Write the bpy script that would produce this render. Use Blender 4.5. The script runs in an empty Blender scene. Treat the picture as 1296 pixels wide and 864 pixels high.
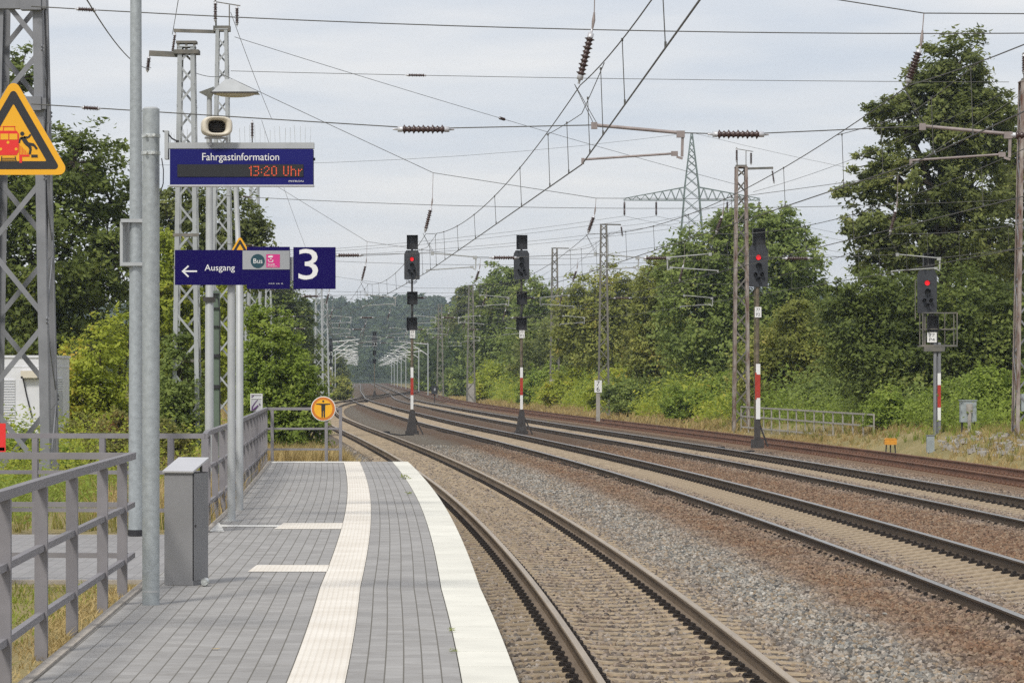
import bpy, math, random
import numpy as np
from mathutils import Vector, Matrix
R = math.radians
rnd = random.Random(7)
C = bpy.context.scene.collection
SC = bpy.context.scene

# ------------------------------------------------------------------ camera
# metres; camera stands at x=0, y=0, 2.38 m above the top of the rails, looking along +Y
F = 4300.0; EYE = 2.38; HOR = 476.0
cd = bpy.data.cameras.new('camera'); cam = bpy.data.objects.new('camera', cd); C.objects.link(cam)
cam.location = (0, 0, EYE); cam.rotation_euler = (R(90), 0, 0)
cd.sensor_width = 36; cd.lens = F / 1296 * 36; cd.shift_y = 44 / 1296
cd.clip_start = 0.5; cd.clip_end = 9000
SC.camera = cam
HAZE = 0.00018

# ------------------------------------------------------------------ sky, sun, exposure
SUN_EL, SUN_AZ = 48, 205         # azimuth the light comes from, clockwise from +Y
w = bpy.data.worlds.new('World'); SC.world = w; w.use_nodes = True
nt = w.node_tree; nt.nodes.clear()
def N(t, typ, **kw):
    n = t.nodes.new(typ)
    for k, v in kw.items():
        if k in n.inputs: n.inputs[k].default_value = v
        else: setattr(n, k, v)
    return n
out = N(nt, 'ShaderNodeOutputWorld')
sky = N(nt, 'ShaderNodeTexSky'); sky.sky_type = 'NISHITA'; sky.sun_disc = False
sky.sun_elevation = R(SUN_EL); sky.sun_rotation = R(SUN_AZ)
b1 = N(nt, 'ShaderNodeBackground', Strength=0.11)
nt.links.new(sky.outputs[0], b1.inputs[0])
tc = N(nt, 'ShaderNodeTexCoord')
mp = N(nt, 'ShaderNodeMapping'); mp.inputs['Scale'].default_value = (5, 5, 30)
nt.links.new(tc.outputs['Generated'], mp.inputs[0])
no = N(nt, 'ShaderNodeTexNoise', Scale=1.6, Detail=6.0, Roughness=0.55)
nt.links.new(mp.outputs[0], no.inputs['Vector'])
rp = N(nt, 'ShaderNodeValToRGB')
rp.color_ramp.elements[0].position = 0.30; rp.color_ramp.elements[0].color = (0.535, 0.575, 0.65, 1)
rp.color_ramp.elements[1].position = 0.66; rp.color_ramp.elements[1].color = (0.73, 0.72, 0.725, 1)
nt.links.new(no.outputs[0], rp.inputs[0])
b2 = N(nt, 'ShaderNodeBackground', Strength=1.0)
nt.links.new(rp.outputs[0], b2.inputs[0])
mx = N(nt, 'ShaderNodeMixShader'); mx.inputs[0].default_value = 0.88
nt.links.new(b1.outputs[0], mx.inputs[1]); nt.links.new(b2.outputs[0], mx.inputs[2])
nt.links.new(mx.outputs[0], out.inputs[0])
sl = bpy.data.lights.new('sun', 'SUN'); sl.energy = 2.3; sl.angle = R(11); sl.color = (1, 0.955, 0.88)
so = bpy.data.objects.new('sun', sl); C.objects.link(so)
d = Vector((math.sin(R(SUN_AZ)) * math.cos(R(SUN_EL)), math.cos(R(SUN_AZ)) * math.cos(R(SUN_EL)), math.sin(R(SUN_EL))))
so.rotation_euler = d.to_track_quat('Z', 'Y').to_euler(); so.location = (0, -20, 60)
SC.view_settings.view_transform = 'Standard'; SC.view_settings.look = 'None'
SC.view_settings.exposure = 0.27; SC.view_settings.gamma = 1
SC.render.engine = 'CYCLES'
SC.cycles.max_bounces = 6; SC.cycles.transparent_max_bounces = 4; SC.cycles.volume_bounces = 0
SC.cycles.use_denoising = False; SC.cycles.use_adaptive_sampling = False

# ------------------------------------------------------------------ materials
def mat(name, col, rough=0.7, metal=0.0, var=0.25, scale=6.0, bump=0.0, bscale=30.0, col2=None, spec=0.5, coords='Object', stretch=None):
    m = bpy.data.materials.new(name); m.use_nodes = True; t = m.node_tree
    p = t.nodes['Principled BSDF']; p.inputs['Roughness'].default_value = rough; p.inputs['Metallic'].default_value = metal
    p.inputs['Specular IOR Level'].default_value = spec
    c = N(t, 'ShaderNodeTexCoord'); src = c.outputs[coords]
    if stretch:
        mpn = N(t, 'ShaderNodeMapping'); mpn.inputs['Scale'].default_value = stretch
        t.links.new(src, mpn.inputs[0]); src = mpn.outputs[0]
    n = N(t, 'ShaderNodeTexNoise', Scale=scale, Detail=5.0, Roughness=0.6); t.links.new(src, n.inputs['Vector'])
    r = N(t, 'ShaderNodeValToRGB')
    a = [x * (1 - var) for x in col]; b = list(col2) if col2 else [min(1, x * (1 + var)) for x in col]
    r.color_ramp.elements[0].position = 0.32; r.color_ramp.elements[0].color = (*a, 1)
    r.color_ramp.elements[1].position = 0.68; r.color_ramp.elements[1].color = (*b, 1)
    t.links.new(n.outputs[0], r.inputs[0]); t.links.new(r.outputs[0], p.inputs['Base Color'])
    if bump:
        n2 = N(t, 'ShaderNodeTexNoise', Scale=bscale, Detail=4.0); t.links.new(src, n2.inputs['Vector'])
        bp = N(t, 'ShaderNodeBump', Strength=bump, Distance=0.02); t.links.new(n2.outputs[0], bp.inputs['Height'])
        t.links.new(bp.outputs[0], p.inputs['Normal'])
    return m
def emit(name, col, s):
    m = mat(name, col, 0.4, var=0.02); p = m.node_tree.nodes['Principled BSDF']
    p.inputs['Emission Color'].default_value = (*col, 1); p.inputs['Emission Strength'].default_value = s
    return m
def leafmat(name, c0, c1, c2=None, tr=0.42):
    m = bpy.data.materials.new(name); m.use_nodes = True; t = m.node_tree
    p = t.nodes['Principled BSDF']; p.inputs['Roughness'].default_value = 0.62; p.inputs['Specular IOR Level'].default_value = 0.25
    g = N(t, 'ShaderNodeNewGeometry'); oi = N(t, 'ShaderNodeObjectInfo')
    n = N(t, 'ShaderNodeTexNoise', Scale=0.55, Detail=3.0, Roughness=0.65)
    t.links.new(g.outputs['Position'], n.inputs['Vector'])
    m1 = N(t, 'ShaderNodeMath', operation='MULTIPLY'); m1.inputs[1].default_value = 0.42; t.links.new(g.outputs['Random Per Island'], m1.inputs[0])
    m2 = N(t, 'ShaderNodeMath', operation='MULTIPLY_ADD'); m2.inputs[1].default_value = 1.5; m2.inputs[2].default_value = -0.46
    t.links.new(n.outputs[0], m2.inputs[0])
    m3 = N(t, 'ShaderNodeMath', operation='ADD', use_clamp=True); t.links.new(m1.outputs[0], m3.inputs[0]); t.links.new(m2.outputs[0], m3.inputs[1])
    r = N(t, 'ShaderNodeValToRGB'); e = r.color_ramp.elements
    e[0].position = 0.1; e[0].color = (*c0, 1); e[1].position = 0.72; e[1].color = (*c1, 1)
    if c2:
        x = e.new(0.97); x.color = (*c2, 1)
    t.links.new(m3.outputs[0], r.inputs[0]); t.links.new(r.outputs[0], p.inputs['Base Color'])
    tl = N(t, 'ShaderNodeBsdfTranslucent'); t.links.new(r.outputs[0], tl.inputs[0])
    ms = N(t, 'ShaderNodeMixShader'); ms.inputs[0].default_value = tr
    o = t.nodes['Material Output']
    t.links.new(p.outputs[0], ms.inputs[1]); t.links.new(tl.outputs[0], ms.inputs[2]); t.links.new(ms.outputs[0], o.inputs[0])
    return m
M = {}
M['galv'] = mat('galvanised_steel', (0.36, 0.39, 0.40), 0.48, 0.35, 0.14, 22, 0.05, 60)
M['mast'] = mat('mast_grey_paint', (0.215, 0.22, 0.235), 0.65, 0.1, 0.14, 3, spec=0.3)
M['mastfar'] = mat('weathered_mast_steel', (0.155, 0.16, 0.15), 0.8, 0.05, 0.25, 2.5, col2=(0.225, 0.205, 0.175), spec=0.2)
M['mastpale'] = mat('pale_mast_steel', (0.36, 0.38, 0.39), 0.6, 0.1, 0.12, 2.0)
M['mastrust'] = mat('rusting_mast_steel', (0.17, 0.085, 0.06), 0.85, 0.05, 0.3, 7.0, col2=(0.40, 0.365, 0.335), stretch=(1, 1, 0.25), spec=0.2)
M['rail_paint'] = mat('railing_grey_paint', (0.215, 0.205, 0.215), 0.6, 0.0, 0.1, 5, spec=0.3)
M['pole_paint'] = mat('grey_pole_paint', (0.40, 0.415, 0.42), 0.5, 0.1, 0.08, 4)
M['bin'] = mat('bin_grey_paint', (0.225, 0.225, 0.23), 0.55, 0.05, 0.08, 3, spec=0.3)
M['binlid'] = mat('bin_lid_metal', (0.55, 0.55, 0.57), 0.4, 0.3, 0.06, 3)
M['can'] = mat('aluminium_can', (0.6, 0.62, 0.6), 0.3, 0.7, 0.3, 40)
M['black'] = mat('black_enamel', (0.02, 0.02, 0.023), 0.5, 0, 0.2, 5)
M['sigblack'] = mat('signal_black_paint', (0.032, 0.035, 0.042), 0.6, 0, 0.25, 4)
M['dark'] = mat('dark_steel', (0.055, 0.05, 0.048), 0.7, 0.2, 0.3, 5)
M['rustpost'] = mat('rusty_brown_post', (0.10, 0.085, 0.06), 0.8, 0, 0.35, 5, col2=(0.2, 0.16, 0.11))
M['white'] = mat('white_enamel', (0.76, 0.76, 0.75), 0.5, 0, 0.05, 6)
M['red'] = mat('red_enamel', (0.42, 0.035, 0.02), 0.5, 0, 0.15, 6)
M['redp'] = mat('bright_red_enamel', (0.72, 0.025, 0.02), 0.5, 0, 0.05, 6)
M['blue'] = mat('sign_blue', (0.019, 0.020, 0.135), 0.55, 0, 0.08, 2, spec=0.05)
M['navy'] = mat('sign_dark_blue', (0.011, 0.007, 0.085), 0.55, 0, 0.08, 2, spec=0.05)
M['signgrey'] = mat('sign_grey', (0.33, 0.34, 0.355), 0.5, 0, 0.04, 3)
M['teal'] = mat('sign_teal', (0.012, 0.055, 0.075), 0.4, 0, 0.05, 3)
M['pink'] = mat('sign_pink', (0.62, 0.03, 0.22), 0.4, 0, 0.06, 3)
M['yellow'] = mat('sign_yellow', (0.80, 0.40, 0.012), 0.45, 0, 0.04, 3)
M['orange'] = mat('orange_brown_enamel', (0.55, 0.17, 0.02), 0.5, 0, 0.05, 3)
M['orangebox'] = mat('orange_box_paint', (0.70, 0.31, 0.03), 0.5, 0, 0.12, 8)
M['display'] = mat('display_glass', (0.016, 0.017, 0.02), 0.35, 0, 0.1, 40)
M['led'] = emit('led_red', (0.80, 0.10, 0.035), 0.45)
M['redlamp'] = emit('red_lamp', (0.8, 0.008, 0.016), 0.7)
M['cream'] = mat('cream_plastic', (0.62, 0.57, 0.47), 0.5, 0, 0.06, 8)
M['hut'] = mat('hut_white_panel', (0.66, 0.67, 0.70), 0.55, 0, 0.06, 1.5)
M['hutgrey'] = mat('hut_grey_louvre', (0.45, 0.46, 0.48), 0.6, 0, 0.1, 2)
M['cabinet'] = mat('cabinet_grey_green', (0.30, 0.34, 0.35), 0.6, 0, 0.12, 4)
M['ins'] = mat('insulator_brown_glaze', (0.055, 0.03, 0.026), 0.28, 0, 0.3, 12)
M['wire'] = mat('wire_dark', (0.10, 0.098, 0.09), 0.6, 0.2, 0.15, 2)
M['wirepale'] = mat('wire_weathered', (0.15, 0.15, 0.14), 0.6, 0.3, 0.15, 2)
M['arm'] = mat('registration_arm_metal', (0.30, 0.255, 0.24), 0.55, 0.2, 0.2, 6)
M['armpale'] = mat('bright_cantilever_metal', (0.36, 0.37, 0.36), 0.55, 0.15, 0.1, 3)
M['armbright'] = mat('whitish_cantilever_metal', (0.62, 0.63, 0.62), 0.45, 0.1, 0.1, 3)  # even whitish base tone of the far cantilever arms
M['pylon'] = mat('pylon_green_grey', (0.14, 0.18, 0.17), 0.7, 0.1, 0.15, 1)
M['concrete'] = mat('concrete_weathered', (0.33, 0.31, 0.28), 0.9, 0, 0.2, 4, 0.15, 40)
M['bark'] = mat('bark', (0.06, 0.048, 0.036), 0.9, 0, 0.35, 8, 0.3, 20)
M['greencover'] = mat('green_cable_cover', (0.11, 0.15, 0.11), 0.6, 0, 0.15, 3)
M['purple'] = mat('purple_spray_paint', (0.10, 0.03, 0.16), 0.6, 0, 0.2, 30)
M['railtop'] = mat('rail_polished_head', (0.42, 0.40, 0.37), 0.33, 0.85, 0.12, 3, stretch=(1, 0.15, 1))
M['railtop1'] = mat('rail_brown_worn_head', (0.43, 0.335, 0.225), 0.38, 0.55, 0.15, 3, stretch=(1, 0.15, 1))
M['railside'] = mat('rail_brown_side', (0.085, 0.062, 0.042), 0.75, 0.1, 0.22, 3, stretch=(1, 0.2, 1), spec=0.3)
M['railside1'] = mat('rail_tan_side', (0.185, 0.14, 0.098), 0.72, 0.1, 0.2, 3, stretch=(1, 0.2, 1), spec=0.3)
M['railrust'] = mat('rail_rusty', (0.17, 0.085, 0.05), 0.8, 0.05, 0.25, 3, stretch=(1, 0.2, 1))
M['clip'] = mat('fastening_dark', (0.022, 0.016, 0.013), 0.8, 0.1, 0.4, 9)
M['cliprust'] = mat('fastening_rusty', (0.15, 0.075, 0.045), 0.85, 0.0, 0.35, 9)
M['sleeper'] = mat('sleeper_concrete', (0.29, 0.225, 0.15), 0.92, 0, 0.22, 9, 0.2, 60, col2=(0.40, 0.32, 0.225))
M['sleeper1'] = mat('sleeper_dusty', (0.25, 0.195, 0.13), 0.92, 0, 0.25, 5, 0.3, 60, col2=(0.42, 0.33, 0.22))
M['sleeper4'] = mat('sleeper_rusty_dark', (0.17, 0.115, 0.075), 0.92, 0, 0.3, 9, 0.3, 60)
M['slab'] = mat('pale_edge_slab', (0.70, 0.685, 0.605), 0.85, 0, 0.08, 1.7, 0.06, 80)
_t = M['slab'].node_tree; _p = _t.nodes['Principled BSDF']; _s = _p.inputs['Base Color'].links[0].from_socket
_g = N(_t, 'ShaderNodeNewGeometry'); _r = N(_t, 'ShaderNodeMapRange'); _r.inputs[3].default_value = 0.93; _r.inputs[4].default_value = 1.02; _t.links.new(_g.outputs['Random Per Island'], _r.inputs[0])
_m = N(_t, 'ShaderNodeMix'); _m.data_type = 'RGBA'; _m.blend_type = 'MULTIPLY'; _m.inputs[0].default_value = 1; _t.links.new(_s, _m.inputs[6]); _t.links.new(_r.outputs[0], _m.inputs[7]); _t.links.new(_m.outputs[2], _p.inputs['Base Color'])
M['kerb'] = mat('kerb_concrete', (0.40, 0.36, 0.31), 0.9, 0, 0.15, 5, 0.1, 60)
M['curbwhite'] = mat('pale_concrete_strip', (0.66, 0.65, 0.61), 0.85, 0, 0.08, 5, 0.05, 60)
M['yleaf'] = mat('fallen_yellow_leaf', (0.6, 0.42, 0.12), 0.7, 0, 0.2, 60)
M['rleaf'] = mat('fallen_reddish_leaf', (0.28, 0.10, 0.06), 0.7, 0, 0.2, 60)
M['L_dark'] = leafmat('leaf_dark', (0.073, 0.099, 0.024), (0.218, 0.271, 0.066), (0.330, 0.354, 0.094), tr=0.48)
M['L_oak'] = leafmat('leaf_oak', (0.078, 0.101, 0.031), (0.254, 0.289, 0.085), (0.378, 0.366, 0.130), tr=0.48)
M['L_mid'] = leafmat('leaf_mid', (0.110, 0.160, 0.040), (0.319, 0.391, 0.105), (0.484, 0.462, 0.132), tr=0.48)
M['L_olive'] = leafmat('leaf_olive', (0.17, 0.20, 0.045), (0.40, 0.42, 0.105), (0.56, 0.44, 0.13), tr=0.48)
M['L_light'] = leafmat('leaf_light', (0.165, 0.24, 0.036), (0.35, 0.44, 0.08), (0.46, 0.49, 0.12), tr=0.5)
M['L_yellow'] = leafmat('leaf_yellow_green', (0.24, 0.31, 0.036), (0.49, 0.53, 0.075), (0.68, 0.49, 0.10), tr=0.5)
M['L_red'] = leafmat('leaf_reddish', (0.13, 0.16, 0.035), (0.29, 0.28, 0.08), (0.36, 0.17, 0.09), tr=0.45)
M['L_far'] = leafmat('leaf_far_forest', (0.042, 0.070, 0.025), (0.115, 0.155, 0.05), (0.16, 0.19, 0.07))
M['G_dry'] = leafmat('grass_dry', (0.30, 0.215, 0.085), (0.52, 0.40, 0.18), tr=0.25)
M['G_mix'] = leafmat('grass_mixed', (0.13, 0.17, 0.03), (0.38, 0.31, 0.11), (0.5, 0.38, 0.16), tr=0.25)
M['G_green'] = leafmat('grass_green', (0.13, 0.18, 0.025), (0.30, 0.34, 0.06), tr=0.3)

# ------------------------------------------------------------------ builders
class MB:
    """collects shapes for ONE mesh object; o = origin subtracted from all points"""
    def __init__(s, o=(0, 0, 0)): s.v = []; s.f = []; s.mi = []; s.o = Vector(o); s.cur = 0; s.smooth = []
    def add(s, vs, fs, sm=False):
        b = len(s.v); s.v += [tuple(Vector(p) - s.o) for p in vs]
        s.f += [tuple(b + i for i in f) for f in fs]; s.mi += [s.cur] * len(fs); s.smooth += [sm] * len(fs)
    def box(s, c, d, rz=0.0, rot=None):
        m = rot if rot else Matrix.Rotation(rz, 3, 'Z'); c = Vector(c)
        vs = [c + m @ Vector((x * d[0] / 2, y * d[1] / 2, z * d[2] / 2)) for z in (-1, 1) for y in (-1, 1) for x in (-1, 1)]
        s.add(vs, [(0, 2, 3, 1), (4, 5, 7, 6), (0, 1, 5, 4), (2, 6, 7, 3), (0, 4, 6, 2), (1, 3, 7, 5)])
    def bar(s, a, b, wd, ht, up=(0, 0, 1)):
        a = Vector(a); b = Vector(b); t = (b - a)
        if t.length < 1e-6: return
        t.normalize(); up = Vector(up)
        if abs(t.dot(up)) > 0.98: up = Vector((0, 1, 0))
        x = t.cross(up).normalized(); y = x.cross(t).normalized()
        vs = [p + x * sx * wd / 2 + y * sy * ht / 2 for p in (a, b) for sx, sy in ((-1, -1), (1, -1), (1, 1), (-1, 1))]
        s.add(vs, [(3, 2, 1, 0), (4, 5, 6, 7), (0, 1, 5, 4), (1, 2, 6, 5), (2, 3, 7, 6), (3, 0, 4, 7)])
    def tube(s, pts, r, n=8, cap=True):
        pts = [Vector(p) for p in pts]; k = len(pts); rs = r if hasattr(r, '__len__') else [r] * k
        vs = []; fs = []; px = None
        for i, p in enumerate(pts):
            t = (pts[min(i + 1, k - 1)] - pts[max(i - 1, 0)]).normalized()
            if px is None:
                ref = Vector((0, 0, 1)) if abs(t.z) < 0.9 else Vector((1, 0, 0))
                px = t.cross(ref).normalized()
            px = (px - t * px.dot(t)).normalized(); py = t.cross(px)
            for j in range(n):
                a = 2 * math.pi * j / n
                vs.append(p + (px * math.cos(a) + py * math.sin(a)) * rs[i])
        for i in range(k - 1):
            for j in range(n):
                fs.append((i * n + j, i * n + (j + 1) % n, (i + 1) * n + (j + 1) % n, (i + 1) * n + j))
        s.add(vs, fs, n > 5)
        if cap:
            s.add(vs[:n], [tuple(range(n))[::-1]]); s.add(vs[-n:], [tuple(range(n))])
    def lathe(s, a, b, prof, n=12):
        """prof: (t along a->b, radius)"""
        a = Vector(a); b = Vector(b)
        s.tube([a.lerp(b, t) for t, r in prof], [max(r, 1e-4) for t, r in prof], n)
    def prism(s, poly, y0, y1):
        """polygon in x,z extruded along y"""
        n = len(poly)
        vs = [(x, y0, z) for x, z in poly] + [(x, y1, z) for x, z in poly]
        s.add(vs, [tuple(range(n)), tuple(range(2 * n - 1, n - 1, -1))] + [(i, i + n, (i + 1) % n + n, (i + 1) % n) for i in range(n)])
    def build(s, name, mats, parent=None, loc=None):
        me = bpy.data.meshes.new(name); me.from_pydata(s.v, [], s.f)
        for m in (mats if isinstance(mats, (list, tuple)) else [mats]): me.materials.append(m)
        me.polygons.foreach_set('material_index', s.mi); me.polygons.foreach_set('use_smooth', s.smooth); me.update()
        o = bpy.data.objects.new(name, me); C.objects.link(o)
        if parent: o.parent = parent
        if loc is not None: o.location = loc
        elif not parent: o.location = s.o
        return o
def fast_mesh(name, V, quads, mats, parent=None, loc=(0, 0, 0)):
    """V: (n,3) array, quads: (m,k) array"""
    me = bpy.data.meshes.new(name); k = quads.shape[1]
    me.vertices.add(len(V)); me.vertices.foreach_set('co', np.ascontiguousarray(V, np.float32).ravel())
    me.loops.add(quads.size); me.loops.foreach_set('vertex_index', np.ascontiguousarray(quads, np.int32).ravel())
    me.polygons.add(len(quads)); me.polygons.foreach_set('loop_start', np.arange(0, quads.size, k, dtype=np.int32))
    try: me.polygons.foreach_set('loop_total', np.full(len(quads), k, np.int32))
    except Exception: pass
    for m in (mats if isinstance(mats, (list, tuple)) else [mats]): me.materials.append(m)
    me.update(calc_edges=True); me.validate()
    o = bpy.data.objects.new(name, me); C.objects.link(o); o.location = loc
    if parent: o.parent = parent
    return o
def tag(o, label=None, cat=None, group=None, kind=None):
    if label: o['label'] = label
    if cat: o['category'] = cat
    if group: o['group'] = group
    if kind: o['kind'] = kind
    return o
def thing(name, loc, label, cat, group=None, rz=0):
    o = bpy.data.objects.new(name, None); C.objects.link(o); o.location = loc; o.rotation_euler = (0, 0, rz); o.empty_display_size = 0.3
    return tag(o, label, cat, group)
def dup(o, parent=None, loc=None, rz=None, label=None, group=None):
    c = o.copy(); C.objects.link(c)
    if parent: c.parent = parent
    if loc is not None: c.location = loc
    if rz is not None: c.rotation_euler = (0, 0, rz)
    if label: c['label'] = label
    if group: c['group'] = group
    for ch in list(o.children): dup(ch, c)
    return c
def text(name, s, size, loc, m, parent, align='CENTER', ext=0.001, sx=1.0):
    """lettering facing the camera side (-Y); loc is local to parent"""
    cu = bpy.data.curves.new(name, 'FONT'); cu.body = s; cu.size = size; cu.align_x = align; cu.align_y = 'CENTER'; cu.extrude = ext
    cu.resolution_u = 3
    o = bpy.data.objects.new(name, cu)
    me = bpy.data.meshes.new_from_object(o)
    bpy.data.objects.remove(o)
    n = len(me.vertices); a = np.empty(n * 3, np.float32); me.vertices.foreach_get('co', a); a = a.reshape(-1, 3)
    b = np.stack([a[:, 0] * sx, -a[:, 2], a[:, 1]], 1); me.vertices.foreach_set('co', b.ravel()); me.update()
    me.materials.clear(); me.materials.append(m)
    q = bpy.data.objects.new(name, me); C.objects.link(q); q.location = loc; q.parent = parent
    return q
def at(x, y, Y):            # measured picture coordinates at distance Y -> metres
    return Vector(((x - 648) * Y / F, Y, EYE + (HOR - y) * Y / F))
def xat(x, Y): return (x - 648) * Y / F
def zat(y, Y): return EYE + (HOR - y) * Y / F

# ------------------------------------------------------------------ survey of the place
class Spline:
    def __init__(s, k):
        s.y = np.array([a for a, b in k], float); s.x = np.array([b for a, b in k], float)
        dy = np.diff(s.y); dx = np.diff(s.x); sl = dx / dy
        m = np.empty(len(s.y)); m[0] = sl[0]; m[-1] = sl[-1]
        m[1:-1] = (sl[:-1] * dy[1:] + sl[1:] * dy[:-1]) / (dy[1:] + dy[:-1]); s.m = m
    def __call__(s, y):
        y = np.asarray(y, float); i = np.clip(np.searchsorted(s.y, y) - 1, 0, len(s.y) - 2)
        h = s.y[i + 1] - s.y[i]; t = np.clip((y - s.y[i]) / h, -2, 3)
        lin = (t < 0) | (t > 1)
        v = (2 * t**3 - 3 * t**2 + 1) * s.x[i] + (t**3 - 2 * t**2 + t) * h * s.m[i] + (-2 * t**3 + 3 * t**2) * s.x[i + 1] + (t**3 - t**2) * h * s.m[i + 1]
        e = np.where(t < 0, s.x[i] + s.m[i] * (y - s.y[i]), s.x[i + 1] + s.m[i + 1] * (y - s.y[i + 1]))
        return np.where(lin, e, v)
    def slope(s, y): return float((s(y + 0.5) - s(y - 0.5)))
T1 = Spline([(-20, 1.95), (0, 1.90), (20, 1.63), (30, 1.34), (40, 0.97), (60, -0.01), (80, -1.24), (100, -2.66), (130, -5.03), (170, -8.36), (220, -12.05), (280, -14.9), (350, -16.0), (420, -16.3), (500, -17.4), (600, -21.9)])
T2 = Spline([(-20, 6.45), (0, 6.43), (20, 6.28), (30, 6.08), (40, 5.77), (60, 4.90), (80, 3.75), (100, 2.38), (130, 0.05), (170, -3.29), (220, -7.0), (262, -10.0), (309, -13.2), (341, -15.2), (426, -19.4), (890, -40.5), (1250, -56.9)])
T3 = Spline([(-20, 10.85), (0, 10.79), (30, 10.42), (60, 9.29), (80, 8.17), (100, 6.84), (130, 4.56), (170, 1.31), (220, -2.45), (262, -5.4), (309, -8.6), (341, -10.5), (465, -16.0), (890, -35.2), (1250, -51.5)])
T4 = Spline([(-20, 14.6), (0, 14.4), (40, 13.95), (60, 13.42), (80, 12.6), (100, 11.5), (130, 9.30), (170, 6.07), (230, 1.25), (262, -1.1), (300, -3.6), (350, -6.5), (465, -11.7), (890, -30.9), (1250, -47.2)])
TR = [T1, T2, T3, T4]
edge = lambda y: T1(y) - 1.71 + 0.07 * np.clip((26 - np.asarray(y, float)) / 8, 0, 1.5)
CURB = Spline([(-6, -1.75), (18, -2.54), (25.9, -2.82), (31.8, -3.02), (38.9, -3.30), (52, -3.92), (64.6, -4.57)])
PZ = 0.76; PEND = 64.6
def sstep(a, b, x): t = np.clip((np.asarray(x, float) - a) / (b - a), 0, 1); return t * t * (3 - 2 * t)
def gz(X, Y):
    X = np.asarray(X, float); Y = np.asarray(Y, float)
    dl = X - T1(Y); dr = X - T4(Y)
    base = 0.72 - 0.86 * sstep(64.6, 74, Y)
    k = sstep(-3.0, -2.1, dl); left = base * (1 - k) - 0.36 * k
    bank = 0.55 - 0.35 * sstep(120, 170, Y)
    right = -0.28 + (bank + 0.28) * sstep(1.9, 4.6, dr)
    z = np.where(dl < -1.6, left, np.where(dr > 1.6, right, -0.34))
    far = sstep(250, 420, Y) * ((dl < -1.6) | (dr > 1.6))
    z = z * (1 - far) + (-0.36) * far
    hill = 37 * sstep(1300, 1900, Y) * (0.9 + 0.1 * np.sin(X / 90.0 + 0.6))
    return z + hill

# ------------------------------------------------------------------ ground
def ground_material():
    m = bpy.data.materials.new('ground_soil_and_turf'); m.use_nodes = True; t = m.node_tree
    p = t.nodes['Principled BSDF']; p.inputs['Roughness'].default_value = 0.95; p.inputs['Specular IOR Level'].default_value = 0.2
    g = N(t, 'ShaderNodeNewGeometry')
    n1 = N(t, 'ShaderNodeTexNoise', Scale=0.35, Detail=8.0, Roughness=0.7); t.links.new(g.outputs['Position'], n1.inputs['Vector'])
    n2 = N(t, 'ShaderNodeTexNoise', Scale=14.0, Detail=5.0, Roughness=0.7); t.links.new(g.outputs['Position'], n2.inputs['Vector'])
    ad = N(t, 'ShaderNodeMath', operation='MULTIPLY_ADD'); ad.inputs[1].default_value = 0.55; t.links.new(n2.outputs[0], ad.inputs[0])
    m2 = N(t, 'ShaderNodeMath', operation='MULTIPLY'); m2.inputs[1].default_value = 0.5; t.links.new(n1.outputs[0], m2.inputs[0]); t.links.new(m2.outputs[0], ad.inputs[2])
    r = N(t, 'ShaderNodeValToRGB'); e = r.color_ramp.elements
    e[0].position = 0.36; e[0].color = (0.085, 0.10, 0.03, 1); e[1].position = 0.68; e[1].color = (0.36, 0.29, 0.16, 1)
    x = e.new(0.5); x.color = (0.24, 0.20, 0.085, 1)
    t.links.new(ad.outputs[0], r.inputs[0]); t.links.new(r.outputs[0], p.inputs['Base Color'])
    b = N(t, 'ShaderNodeBump', Strength=0.6, Distance=0.04); t.links.new(n2.outputs[0], b.inputs['Height']); t.links.new(b.outputs[0], p.inputs['Normal'])
    return m
Yr = np.concatenate([np.arange(-20, 60, 2.0), np.arange(60, 80, 0.8), np.arange(80, 180, 3.0), np.arange(180, 500, 12.0), np.arange(500, 1300, 50), np.arange(1300, 2000, 40), [2100, 2220]])
dl = np.array([-780, -560, -400, -200, -110, -60, -35, -22, -15, -11, -8.5, -7, -6, -5.2, -4.5, -4, -3.6, -3.2, -2.8, -2.4, -2.0, -1.7])
dr = np.array([1.7, 2.0, 2.4, 2.9, 3.4, 3.9, 4.4, 5, 6, 8, 11, 16, 24, 40, 70, 120, 220, 420, 600, 800])
Xg = np.concatenate([T1(Yr)[:, None] + dl[None], T4(Yr)[:, None] + dr[None]], 1)
Yg = np.repeat(Yr[:, None], Xg.shape[1], 1)
Zg = gz(Xg, Yg)
nr, nc = Xg.shape
ii = (np.arange(nr - 1)[:, None] * nc + np.arange(nc - 1)[None]).ravel()
VG = np.stack([Xg.ravel(), Yg.ravel(), Zg.ravel()], 1); QG = np.stack([ii, ii + 1, ii + 1 + nc, ii + nc], 1); hl = Yg.ravel()[QG].min(1) >= 1290
tag(fast_mesh('ground', VG, QG[~hl], ground_material()), kind='structure')
tag(fast_mesh('hill', VG, QG[hl], mat('forest_floor', (0.045, 0.06, 0.025), 0.95, 0, 0.3, 0.05, spec=0.1)), kind='structure')

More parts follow.
